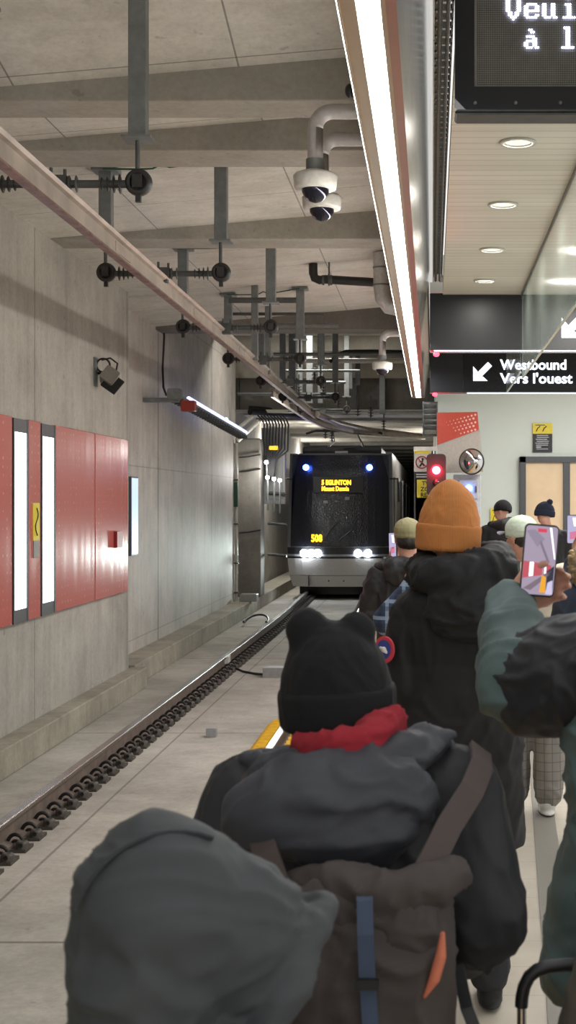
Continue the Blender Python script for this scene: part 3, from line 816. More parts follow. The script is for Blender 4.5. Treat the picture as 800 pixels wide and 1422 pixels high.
# ================================================================== overhead line supports
def support():
    r = thing('line_support', (0,0,EYE), 'overhead line support', 'overhead line support', 'ceiling supports of the overhead conductor rail')
    L = -2.62, -1.695
    for x in L:
        top = slab_h(x)-EYE
        mb = MB(); mb.mm(x-.05,x+.05,-.05,.05,2.10,top+.02)
        p = mb.build('post', M['galv'], r, local=True, bevel=.004)
        MB().mm(x-.085,x+.085,-.085,.085,2.085,2.10).build('base_plate', M['galv'], p, local=True)
        MB().mm(x-.10,x+.10,-.10,.10,top-.035,top+.0).build('top_plate', M['galv'], p, local=True)
        MB().cyl((x-.005,0,2.09),(x-.005,0,1.73),.014,seg=8).build('hanger_rod', M['galvdk'], r, local=True)
        mb = MB(); mb.lathe((x,.04,1.845),(0,-1,0),[(0,.03),(0,.072),(.02,.078),(.05,.078),(.07,.07),(.07,.045),(.05,.04)],24)
        mb.box((x,-.015,1.845),(.055,.07,.075)); mb.box((x,0,1.75),(.03,.03,.04))
        mb.build('insulator', M['insul'], r, local=True)
    mb = MB(); mb.cyl((L[0]+.07,0,1.835),(L[1]-.07,0,1.835),.024,seg=12)
    mb.build('crossbar', M['galvdk'], r, local=True)
    for s, x in ((1,L[0]+.1),(-1,L[1]-.1)):
        mb = MB(); mb.cyl((x,0,1.835),(x+s*.12,0,1.835),.02,seg=12)
        for k in range(4): mb.lathe((x+s*.035*k,0,1.835),(s,0,0),[(0,.02),(.006,.058-.006*k),(.012,.02)],16)
        mb.build('ribbed_insulator', M['insul'], r, local=True)
    mb = MB(); mb.box((-2.17,0,1.84),(.13,.08,.08)); mb.box((-2.17,0,1.79),(.09,.09,.05)); 
    for x in (-2.24,-2.10,-2.06): mb.lathe((x,0,1.835),(1,0,0),[(0,.02),(.008,.05),(.016,.02)],14)
    mb.cyl((-2.2,0,1.84),(-2.2,0,1.93),.01,seg=8).cyl((-2.12,0,1.84),(-2.12,0,1.92),.01,seg=8)
    mb.build('clamp', M['galvdk'], r, local=True)
    x0, x1 = L; z0 = slab_h(x0)-EYE-.03; z1 = slab_h(x1)-EYE-.03
    mb = MB(); mb.tube([(x0+(x1-x0)*k/14, -.11, z0+(z1-z0)*k/14-.035*math.sin(PI*k/14)+(.03 if k == 7 else 0)) for k in range(15)], .008, 6)
    mb.build('earth_wire', M['green'], r, local=True)
    return r
sup = support()
names = ['nearest the camera, one post at the top centre', 'second from the camera', 'third from the camera', 'fourth from the camera',
         'fifth from the camera', 'sixth from the camera', 'farthest from the camera before the tunnel']
for i, Y in enumerate((7.9, 11.0, 14.4, 17.6, 20.9, 24.0, 27.2)):
    o = sup if i == 0 else copy_tree(sup if i == 1 else fixed)
    o.location = (0, Y, EYE); o['label'] = 'galvanised overhead line support with two posts, '+names[i]
    if i == 0:
        for ch in list(o.children):
            if ch.name.startswith('post'):
                for v in ch.data.vertices:
                    if v.co.z > 2.4: v.co.z += .22
                for g_ in list(ch.children):
                    if g_.name.startswith('top_plate'): g_.location.z = .215
            if ch.name.startswith('earth_wire'): ch.location.z = .22
    elif i == 1:
        for ch in list(o.children):
            if ch.name.startswith('post'):
                ch.data = ch.data.copy()
                for v in ch.data.vertices:
                    if v.co.z > 2.4: v.co.z -= .22
                pdat = ch.data if 'pdat' not in dir() else pdat
                for g_ in list(ch.children):
                    if g_.name.startswith('top_plate'): g_.location.z = 0
            if ch.name.startswith('earth_wire'): ch.location.z = 0
        fixed = o
    if Y > 20.6:
        for ch in list(o.children):
            if ch.name.startswith('post'):
                ch.data = ch.data.copy()
                for v in ch.data.vertices:
                    if v.co.z > 2.4: v.co.z = 3.4
                for g_ in list(ch.children):
                    if g_.name.startswith('top_plate'): g_.location.z += .62
            if ch.name.startswith('earth_wire'): ch.location.z += .62
# the conductor rail
def crail(Y): return V3((-2.12-.0155*(Y-7.9), Y, EYE+1.715+.0045*(Y-7.9)))
A = thing('conductor_rail', crail(3), 'long pale overhead conductor rail running diagonally from upper left to the tram', 'overhead rail')
sec = [(-.040,.055),(.040,.055),(.030,.040),(.012,.034),(.014,-.035),(.022,-.052),(-.022,-.052),(-.014,-.035),(-.012,.034),(-.030,.040)]
def rail_loft(pts, sec, parent, m, name='bar', matf=None):
    vs = []; k = len(sec); mb = MB()
    for p in pts: vs += [(p.x+a, p.y, p.z+b) for a, b in sec]
    for j in range(len(pts)-1):
        for i in range(k): mb.add([vs[j*k+i], vs[j*k+(i+1)%k], vs[(j+1)*k+(i+1)%k], vs[(j+1)*k+i]], [(0,1,2,3)], matf(i) if matf else 0)
    mb.add(vs[:k], [tuple(range(k))]); mb.add(vs[-k:], [tuple(range(k))])
    return mb.build(name, m, parent)
sec = [(a*1.25, b*1.35) for a, b in sec]
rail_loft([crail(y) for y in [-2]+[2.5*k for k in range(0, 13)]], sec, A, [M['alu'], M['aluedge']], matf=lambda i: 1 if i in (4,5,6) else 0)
for y in (5.5, 9.4, 12.7, 16.0, 19.2, 22.4): MB().box(crail(y)+V3((0,0,-.005)), (.05,.45,.07)).build('splice_plate', M['alu'], A)
A = thing('conductor_rail', P(385,552,27), 'second lower conductor rail overlapping under the first near the tunnel', 'overhead rail')
pts = [P(378,545,25.5), P(400,560,26.5), P(425,577,28), P(452,590,30), P(490,598,33), P(590,606,38)]
rail_loft([V3((a.x+.0,a.y,a.z)) for a in pts], [(a*1.2,b*1.2) for a,b in sec], A, M['alu'])
A = thing('conductor_rail', P(500,601,30), 'third pale overhead bar curving right above the tram', 'overhead rail')
pts = [P(440,575,28), P(470,588,30.5), P(510,597,33.5), P(590,606,36)]
mb = MB(); mb.tube(pts, .07, 8); mb.build('bar', M['alu'], A)

# ================================================================== pipes, struts and cables in the roof
def loose(name, mb, m, label, cat, group=None, bevel=0):
    o = mb.build(name, m, bevel=bevel); recentre(o); return tag(o, label, cat, group)
A = thing('black_pipe', P(480,385,16), 'black drain pipe with an elbow hung from the track ceiling', 'pipe')
MB().tube([P(435,366,16), P(435,379,16), P(437,386,16), P(444,389,16), P(452,388,16), P(550,394,16)], .052, 14).build('pipe', M['black'], A)
for px in (449, 460): MB().cyl(P(px-1.5,389,16), P(px+1.5,389,16), .06).build('collar', M['galvdk'], A)
c = P(457,388,16); MB().tube([c+V3((.0,.07*math.cos(t),.07*math.sin(t))) for t in [2*PI*k/16 for k in range(17)]]+[c+V3((0,0,.07)), c+V3((0,0,.35))], .009, 6).build('hanger', M['galvdk'], A)
A = thing('silver_duct', P(533,395,15.6), 'silver insulated duct elbow coming down beside the lit strip', 'duct')
MB().tube([P(530,351,15.6), P(530,365,15.6), P(530,395,15.6), P(532,414,15.6), P(540,425,15.6), P(556,428,15.6), P(575,428,15.6)], .095, 18).build('duct', plain('silver_insulation', (200,200,196), .3, .5, .1), A)
for y in (372,396): MB().cyl(P(530,y-1.2,15.6), P(530,y+1.2,15.6), .101, seg=18).build('seam_band', M['galv'], A)
tb = 'grey cross strut under the ceiling'
for k, (px0, px1, py, Y, r_, m_, lab) in enumerate([
    (318,412,417,16.5,.035,'galvdk','dark square strut between the posts left of the black pipe'),
    (322,450,436,19,.022,'galvdk','thin pipe crossing just above the dark drop beam'),
    (360,470,452,19.4,.03,'galv','grey pipe crossing below the dark drop beam'),
    (380,560,492,23,.03,'galv','long grey pipe crossing above the third camera'),
    (400,575,501,25,.045,'offwhite','thick pale pipe crossing behind the third camera'),
    (395,500,515,25.6,.025,'galv','grey pipe crossing below the thick pale pipe'),
    (405,480,531,26,.03,'galv','lower grey pipe among the far posts'),
    (330,470,547,27,.03,'galvdk','dark pipe crossing at the left of the tunnel mouth'),
    (430,590,582,29,.02,'galvdk','thin dark pipe crossing over the tram roof'),
    (400,600,572,29.5,.025,'galv','grey pipe along the foot of the portal wall')]):
    loose('roof_pipe', MB().cyl(P(px0,py,Y), P(px1,py,Y), r_, seg=10), M[m_], lab, 'pipe', 'cross pipes in the roof')
loose('roof_cable', MB().tube([P(458,503,24)+V3((0,0,0)), P(470,492,24), P(480,488,24), P(520,487.5,24), P(585,489,24)], .03, 8), M['black'], 'black hose crossing above the third camera', 'cable')
for k, (px, y0, y1, Y, w_, lab) in enumerate([(497,470,535,29,.10,'slim dark post at the left end of the portal wall'), (485,478,540,28.5,.14,'pale duct post left of the portal wall'),
    (354,405,500,17.2,.08,'grey post behind the fourth line support'), (372,424,520,19,.07,'second grey post behind the fourth line support'), (406,470,560,24.5,.12,'grey post above the cable bundle'),
    (531,545,575,29.6,.12,'short post under the third camera'), (430,520,560,26.5,.12,'stubby post over the line junction'), (445,500,560,27.5,.1,'thin post over the line junction')]):
    a, b = P(px,y0,Y), P(px,y1,Y); loose('roof_post', MB().mm(a.x-w_/2,a.x+w_/2,Y-.05,Y+.05,b.z,EYE+(3.38 if Y > 20.5 else 2.74)), M['galv'] if k != 0 else M['galvdk'], lab, 'post', 'posts in the roof', bevel=.004)
# insulator clusters
rr = random.Random(3)
for k, (px, py, Y) in enumerate([(437,520,26),(449,545,27),(470,560,28),(497,571,28.5),(515,573,28.5),(452,603,31),(461,608,31),(533,592,31),(415,545,26.5)]):
    c = P(px,py,Y); mb = MB(); mb.cyl(c+V3((0,0,.35)), c+V3((0,0,-.1)), .015, seg=8)
    for j in range(4): mb.lathe(c+V3((0,0,.1-.06*j)), (0,0,1), [(0,.02),(.01,.07),(.025,.02)], 12)
    loose('hanging_insulator', mb, M['insul'], 'small dark hanging insulator '+['left of the far posts','above the line junction','over the tram roof','at the foot of the portal wall','right of the portal foot','above the left blue light','beside the pantograph','right above the tram roof','beside the conductor rail end'][k], 'insulator', 'hanging insulators near the tunnel')
# cable bundle by the pillar
Yc = 29.6
A = thing('cable_ladder', P(380,574,Yc), 'black cable ladder with drooping black cables beside the pillar', 'cable ladder')
mb = MB(); a, b = P(347,572,Yc), P(425,578,Yc+1.5); mb.tube([a, (a+b)/2+V3((0,0,.02)), b], .07, 8); mb.tube([a+V3((0,0,.09)), b+V3((0,0,.08))], .045, 8); mb.build('ladder', M['black'], A)
for k in range(9):
    x = 362+k*4.2; mb = MB()
    mb.tube([P(x-4,577,Yc), P(x+2,582,Yc-.02), P(x+5,590,Yc), P(x+4,610+2*k,Yc), P(371+k*1.4,640,Yc), P(370+k*1.2,662,Yc)], .018, 6); mb.build('cable', M['black'], A)
A = thing('switch_box', P(385,610,30.3), 'pale grey switch box on the wall behind the hanging cables', 'box')
a, b = P(363,594,30.3), P(396,700,30.3); MB().mm(a.x,b.x,30.3,30.55,b.z,a.z).build('case', M['greybox'], A, bevel=.01)
MB().mm(a.x+.05,b.x-.05,30.28,30.3,b.z+.1,a.z-.4).build('cover', plain('grey_cover', (134,134,132), .5), A, bevel=.005)
loose('yellow_tag', MB().rbox(P(380,622,29.4), (.19,.04,.09), .01), M['yellow'], 'yellow tag tied round the hanging cables', 'tag')
for k, (px, py) in enumerate(((370,642),(371.5,663),(380.5,665),(388.5,667))):
    Yl = 29.1 if k else 29.35; c = P(px,py,Yl); A = thing('bulkhead_lamp', c, ['bright white lamp highest beside the hanging cables','leftmost of the three lamps in a row beside the tram','middle of the three lamps in a row beside the tram','rightmost of the three lamps in a row beside the tram'][k], 'light', 'white lamps beside the tram')
    MB().lathe(c, (0,-1,0), [(0,.04),(.03,.04),(.06,.02)], 12).build('lens', M['whitelamp'], A)
    MB().cyl(c+V3((0,.1,0)), c, .03, seg=10).cyl(c+V3((0,.05,-.7)), c+V3((0,.05,0)), .02, seg=8).build('holder', M['galv'], A)
for k, (y, lab) in enumerate(((684,'upper'),(727,'middle'),(770,'lower'))):
    loose('wall_pipe', MB().cyl(P(372,y,30.2), P(398,y+2,30.2), .03, seg=8), M['galvdk'], lab+' of three dark pipes on the wall between pillar and tram', 'pipe', 'pipes between pillar and tram')
for k, (pa, pb, lab) in enumerate((((324,601),(352,578),'slanting pale pipe above the pillar, upper'),((330,612),(360,584),'slanting pale pipe above the pillar, lower'))):
    loose('slanting_pipe', MB().cyl(P(*pa,29.0), P(*pb,29.0), .05, seg=12), M['offwhite'], lab, 'pipe', 'slanting pipes above the pillar')
# small brackets on the pillar
for y in (635,655,740): loose('pillar_cable', MB().tube([P(332,y,29.15), P(345,y-1,29.15), P(362,y-4,29.15)], .018, 6), M['black'], {635:'upper',655:'middle',740:'lower'}[y]+' thin dark cable pinned across the concrete pillar', 'cable', 'cables on the pillar')

# ================================================================== security cameras
def camera(px, py, Y, label, first=None):
    c = P(px, py, Y)
    r = thing('security_camera', c, label, 'security camera', 'dome security cameras beside the lit strip')
    mb = MB(); t = [PI/2*k/6 for k in range(7)]; zt = .40
    pts = [V3((0,0,.10)), V3((0,0,.30))]+[V3((.10-.10*math.cos(a),0,.30+.10*math.sin(a))) for a in t]+[V3((.24,0,.40)), V3((.45,0,.40))]
    mb.tube(pts, .045, 16); mb.build('arm', plain('grey_camera_arm', (176,172,170), .35) if 'grey_camera_arm' not in bpy.data.materials else bpy.data.materials['grey_camera_arm'], r, local=True)
    MB().cyl((0,0,.05),(0,0,.12),.055,seg=20).build('collar', M['galv'], r, local=True)
    mb = MB(); mb.lathe((0,0,0),(0,0,1),[(-.055,.085),(-.055,.118),(-.04,.124),(.02,.130),(.035,.118),(.055,.06),(.06,.05)],32); mb.build('housing', M['offwhite'], r, local=True)
    mb = MB(); mb.lathe((0,0,-.055),(0,0,-1),[(0,.08),(.02,.078),(.05,.06),(.07,.035),(.078,.01)],28); mb.build('dome', plain('smoked_dome', (48,48,60), .04, .6) if 'smoked_dome' not in bpy.data.materials else bpy.data.materials['smoked_dome'], r, local=True)
    return r
camera(438, 250, 8.0, 'white dome security camera nearest, on the upper of two bent arms')
camera(447, 279, 8.9, 'white dome security camera just behind and below the nearest one')
camera(531, 507, 17.2, 'white dome security camera farther away, alone on its arm before the portal wall')
A = thing('wall_bracket', P(484,126,7.6), 'small dark round fitting on the side of the lit strip above the cameras', 'bracket')
MB().ell(P(486,126,7.6), (.028,.028,.04)).build('knob', M['black'], A); MB().cyl(P(486,126,7.6), P(502,126,7.6), .02).build('stem', M['galv'], A)
# green cable along the ceiling at the very top left
loose('ceiling_cable', MB().tube([P(-20,13,8.2), P(30,8,8.2), P(60,3,8.2), P(74,-3,8.2), P(90,6,8.2), P(120,3,8.2), P(200,-6,8.2)], .010, 6), M['green'], 'thin green cable looping along the very top left of the ceiling', 'cable')

# ================================================================== tram
Yt = 32.0; xc, hw = -2.17, 1.25
A = thing('tram', (xc, Yt, -.35), 'dark fronted light rail tram with white bumper arriving with lit headlights', 'tram')
def planpts(hw_, y0, yb, bow=.30, n=14):
    p = []
    for i in range(n+1):
        x = -1+2*i/n; p.append((xc+x*hw_, y0+bow*abs(x)**3.2))
    return [(xc-hw_, yb)]+p+[(xc+hw_, yb)]
def tramband(z0, z1, hw0, hw1, y0, y1, yb, mat, name, parent=A, bow=.30):
    a = planpts(hw0, y0, yb, bow); b = planpts(hw1, y1, yb, bow); n = len(a); mb = MB()
    vs = [(x,y,z0) for x,y in a]+[(x,y,z1) for x,y in b]
    mb.add(vs, [tuple(range(n)), tuple(range(2*n-1,n-1,-1))]+[(i,(i+1)%n,(i+1)%n+n,i+n) for i in range(n)])
    return mb.build(name, mat, parent)
tw = plain('tram_white', (186,184,180), .3, 0, .04, 2); tk = plain('tram_black_gloss', (24,26,34), .10, 0, .05, 2)
tg = plain('tram_grey', (120,120,122), .35)
tramband(-.24, .02, 1.12, 1.20, Yt+.10, Yt+.02, 60, tw, 'lower_bumper')
tramband(.03, .42, 1.20, 1.24, Yt+.02, Yt, 60, tw, 'upper_bumper')
tramband(-.45, -.24, 1.0, 1.0, Yt+.5, Yt+.5, 60, M['black'], 'underframe')
tramband(.42, .68, 1.235, 1.25, Yt+.03, Yt+.05, 60, M['black'], 'light_bar')
tramband(.47, .52, 1.245, 1.255, Yt+.0, Yt+.02, 33, tg, 'bar_trim')
tramband(.68, 2.90, 1.25, 1.22, Yt+.06, Yt+.36, 60, tg, 'body_shell')
ws = tramband(.70, 2.86, 1.17, 1.14, Yt+.035, Yt+.335, Yt+.5, tk, 'windscreen', bow=.25)
# seams on the bumper
mb = MB()
for x in (xc-.72, xc+.72): mb.mm(x-.008, x+.008, Yt+.03, Yt+.3, -.22, .02)
mb.build('bumper_seam', M['black'], A)
for x in (xc-.25, xc+.1): MB().ell((x, Yt+.06, -.1), (.018,.02,.018), seg=8, rings=6).build('tow_eye', M['black'], A)
# head lights
for x, k in ((422,0),(431.5,0),(441,0),(497,1),(511,1)):
    p = P(x,768.5,Yt-.02+ (.04 if abs(x-470)>40 else 0)); MB().lathe((p.x,Yt+.06,p.z), (0,-1,0), [(0,.09),(.06,.09),(.08,.06),(.085,.02)], 20).build('headlight', emit('headlight_lens', (235,244,255), 45) if 'headlight_lens' not in bpy.data.materials else bpy.data.materials['headlight_lens'], A)
for x in (424.5, 513): 
    p = P(x,649,Yt+.2); MB().lathe((p.x,Yt+.30,p.z), (0,-1,0), [(0,.07),(.05,.07),(.075,.04),(.08,.01)], 20).build('blue_marker_light', emit('blue_marker', (70,110,255), 30) if 'blue_marker' not in bpy.data.materials else bpy.data.materials['blue_marker'], A)
amber = emit('amber_led', (255,180,30), 6)
dsp = MB().mm(xc-.62, xc+.55, Yt+.14, Yt+.2, P(0,684,Yt).z, P(0,662,Yt).z).build('destination_display', M['black'], A)
text('5 EGLINTON', .155, (P(446,0,Yt).x, Yt+.13, P(0,673,Yt).z), amber, dsp, bold=.004, sx=.78)
text('Mount Dennis', .15, (P(446,0,Yt).x, Yt+.13, P(0,681.5,Yt).z), amber, dsp, bold=.003, sx=.74)
text('508', .23, (P(432,0,Yt).x, Yt+.015, P(0,752,Yt).z), amber, A, name='fleet_number', bold=.006, sx=.75)
for px, py in ((452,697),(482,692)): 
    p = P(px,py,Yt+.12); MB().box((p.x,Yt+.13,p.z),(.11,.02,.07)).build('camera_box', M['greybox'], A)
# wipers
mb = MB(); mb.tube([P(452,746,Yt), P(458,735,Yt+.02), P(470,722,Yt+.05)], .012, 6); mb.tube([P(470,750,Yt), P(485,738,Yt+.02), P(494,728,Yt+.06)], .012, 6); mb.build('wiper', M['black'], A)
# doors and windows along the side that faces the platform
xr_ = xc+1.256
for k in range(9):
    y0 = 33.4+k*2.9
    w_ = MB().mm(xr_-.02, xr_, y0, y0+2.5, 1.0, 2.35).build('side_window', tk, A)
    if k in (1,3,5,7):
        dd = MB().mm(xr_-.02, xr_+.012, y0+.4, y0+1.9, .1, 2.4).build('side_door', M['greybox'], A)
        MB().mm(xr_, xr_+.018, y0+.5, y0+1.1, .5, 2.3).mm(xr_, xr_+.018, y0+1.2, y0+1.8, .5, 2.3).build('door_glass', tk, dd)
    xl_ = xc-1.256; MB().mm(xl_, xl_+.02, y0, y0+2.5, 1.0, 2.35).build('side_window', tk, A)
mb = MB(); 
for s in (-1,1): mb.tube([(xc+s*1.0,Yt+.6,2.3),(xc+s*1.36,Yt+.5,2.3),(xc+s*1.38,Yt+.5,1.75)], .025, 8)
mb.build('mirror_arm', M['black'], A)
# roof equipment and pantograph
mb = MB().rbox((xc, Yt+2.5, 2.99), (1.9, 3.0, .18), .04, axis=1).rbox((xc+.1, Yt+7, 3.0), (2.0, 4.0, .2), .04, axis=1); mb.build('roof_pod', M['galvdk'], A)
mb = MB(); zc_ = 3.02
for s in (-1,1): mb.tube([(xc+s*.5,Yt+2.0,zc_),(xc+s*.35,Yt+3.2,3.3),(xc+s*.3,Yt+2.0,3.50)], .028, 8)
mb.tube([(xc-.95,Yt+1.9,3.44),(xc-.7,Yt+1.9,3.52),(xc+.7,Yt+1.9,3.52),(xc+.95,Yt+1.9,3.44)], .03, 8); mb.tube([(xc-.85,Yt+2.2,3.52),(xc+.85,Yt+2.2,3.52)], .025, 8)
mb.build('pantograph', M['black'], A)
MB().box((xc+.02,Yt+.5,2.93),(.3,.1,.06)).build('roof_lamp', M['white'], A)

# ================================================================== lights
def area(name, loc, size, energy, col=(1,1,1), rot=(0,0,0)):
    l = bpy.data.lights.new(name, 'AREA'); l.shape = 'RECTANGLE'; l.size, l.size_y = size; l.energy = energy; l.color = col
    o = bpy.data.objects.new(name, l); C.objects.link(o); o.location = loc; o.rotation_euler = rot; return o
for s, x in ((-1, xc-.65), (1, xc+.65)):
    l = bpy.data.lights.new('headlight_beam', 'SPOT'); l.energy = 300; l.spot_size = math.radians(38); l.spot_blend = .9; l.color = (.86,1,.95); l.shadow_soft_size = .08
    o = bpy.data.objects.new('headlight_beam', l); C.objects.link(o); o.location = (x, Yt-.15, .55)
    o.rotation_euler = V3((-.11 if s > 0 else -.16, -1, -.06)).to_track_quat('-Z','Y').to_euler()
area('tunnel_fill_light', (-2.1, 25.9, EYE+3.36), (1.6,.3), 90, (1,.96,.88))  # unseen area lights added to brighten the tunnel and its portal
area('tunnel_fill_light', (-1.0, 40, EYE+1.9), (.4,2), 160, (1,.96,.88))
area('tunnel_fill_light', (-3.7, 35, EYE+1.6), (.3,2), 120, (1,.97,.9), (0,math.radians(-50),0))
for p_, e_ in ((P(379,655,28.9), 45), (V3((-4.15,34.5,EYE+1.3)), 70), (V3((-4.15,44,EYE+1.3)), 110), (V3((-.05,38,EYE+1.4)), 60)):  # first stands at the bulkhead lamps; the others are added to brighten the tunnel
    l = bpy.data.lights.new('lamp_fill_light', 'POINT'); l.energy = e_; l.shadow_soft_size = .08; l.color = (1,.98,.94)
    o = bpy.data.objects.new('lamp_fill_light', l); C.objects.link(o); o.location = p_
for i, Y in enumerate(DL): area('downlight_light', (.478, Y, 3.74), (.12,.12), 9, (1,.97,.9))
area('platform_fill_light', (2.3, 17.2, 3.7), (1.6,1), 150, (1,.99,.95))  # unseen area lights added to brighten the platform and its white ceiling
area('platform_fill_light', (1.8, 9, 3.7), (1,7), 190, (1,.98,.93))

W = bpy.data.worlds.new('station_air'); S.world = W; W.use_nodes = True
W.node_tree.nodes['Background'].inputs[0].default_value = (1,.985,.96,1); W.node_tree.nodes['Background'].inputs[1].default_value = 1.0
S.view_settings.view_transform = 'Standard'; S.view_settings.look = 'None'; S.view_settings.gamma = 1; S.view_settings.exposure = .05
cd = bpy.data.cameras.new('camera'); co = bpy.data.objects.new('camera', cd); C.objects.link(co); S.camera = co
cd.sensor_fit = 'VERTICAL'; cd.sensor_height = 36; cd.lens = F/1422*36; cd.shift_x = -200/1422; cd.shift_y = -14/1422
co.location = (0,0,EYE); co.rotation_euler = (PI/2,0,0); cd.clip_end = 200; cd.clip_start = .05
cd.dof.use_dof = True; cd.dof.focus_distance = 9; cd.dof.aperture_fstop = 9
# ================================================================== people
skin = NT('skin'); skin.base(skin.ramp(skin.noise((1,1,1), 20, 3), [(.3, lin((186,134,112))), (.7, lin((208,158,136)))])); skin.b.inputs['Roughness'].default_value = .5
skin.b.inputs['Subsurface Weight'].default_value = .08; skin.b.inputs['Subsurface Radius'].default_value = (.02,.008,.004); M['skin'] = skin.m
M['hairdk'] = cloth('dark_brown_hair', (44,34,28), .6, 300, 0, .3)
M['eye'] = plain('eye', (225,222,218), .2, 0, .02); M['iris'] = plain('iris', (50,36,26), .2)
M['lips'] = plain('lips', (160,96,88), .5)

def hand(mb, W, d, n, t, s=1.0, curl=(.35,.5,.4), thumb=(.6,.5), sp=.22):
    """W wrist, d finger direction, n palm side, t thumb side"""
    W = V3(W); d = V3(d).normalized(); n = V3(n); n = (n-d*n.dot(d)).normalized(); t0 = V3(t); t = d.cross(n).normalized()
    if t.dot(t0) < 0: t = -t
    R = Matrix((t, d, n)).transposed()
    mb.ell(W+d*.05*s, (.040*s,.056*s,.016*s), rot=R); mb.ell(W+d*.075*s+t*.0, (.042*s,.03*s,.014*s), rot=R)
    mb.ell(W+d*.03*s+t*.024*s+n*.007*s, (.018*s,.034*s,.016*s), rot=R)
    q = W-d*.03*s; mb.limb([(q.x,q.y,q.z,.026*s), ((W+d*.02*s).x,(W+d*.02*s).y,(W+d*.02*s).z,.024*s)])
    L = [(.030,.070,.094),(.011,.079,.100),(-.009,.073,.097),(-.028,.058,.088)]
    for i, (o, ln, b) in enumerate(L):
        p = W+d*b*.92*s+t*o*s; dd = (d+t*o*sp*8).normalized(); a = 0; pts = [(W+d*.06*s+t*o*.8*s, .0095*s), (p, .0092*s)]
        for k, f in enumerate((.45,.32,.25)):
            a += curl[k]; v = dd*math.cos(a)+n*math.sin(a); p = p+v*ln*f*s; pts.append((p, (.0085-.0008*k)*s))
        mb.limb([(x.x,x.y,x.z,r) for x, r in pts], seg=10)
    p = W+d*.022*s+t*.026*s; v = (t*math.sin(thumb[0]+.25)+d*math.cos(thumb[0]+.25)+n*.35).normalized(); p1 = p+v*.042*s
    v2 = (d*math.cos(thumb[1]*.3)+t*.25+n*.45).normalized(); p2 = p1+v2*.032*s; p3 = p2+(v2+n*thumb[1]*.4-t*.25).normalized()*.026*s
    mb.limb([(p.x,p.y,p.z,.014*s),(p1.x,p1.y,p1.z,.0115*s),(p2.x,p2.y,p2.z,.0105*s),(p3.x,p3.y,p3.z,.009*s)], seg=10)

def head_pieces(mb, hc, yaw, s):
    """hc centre of the head; the face looks along +Y turned by yaw"""
    Rz = Matrix.Rotation(yaw, 3, 'Z'); g = lambda x,y,z: V3(hc)+Rz@V3((x*s,y*s,z*s))
    mb.ell(g(0,-.012,.03), (.076*s,.096*s,.088*s), rot=Rz); mb.ell(g(0,.02,-.035), (.060*s,.070*s,.080*s), rot=Rz)
    mb.ell(g(0,.055,-.085), (.030*s,.030*s,.024*s), rot=Rz)
    a, b, c = g(0,.078,.012), g(0,.100,-.022), g(0,.084,-.035)
    mb.limb([(a.x,a.y,a.z,.010*s),(b.x,b.y,b.z,.013*s),(c.x,c.y,c.z,.012*s)], seg=8)
    for q in (-1,1):
        mb.ell(g(q*.030,.078,.026), (.022*s,.012*s,.008*s), rot=Rz)
        mb.ell(g(q*.038,.052,-.025), (.022*s,.024*s,.022*s), rot=Rz)
        mb.ell(g(q*.077,-.008,-.008), (.010*s,.018*s,.031*s), rot=Rz@Matrix.Rotation(q*.25,3,'Z'))
    mb.ell(g(0,.083,-.060), (.024*s,.012*s,.010*s), rot=Rz)
    return g

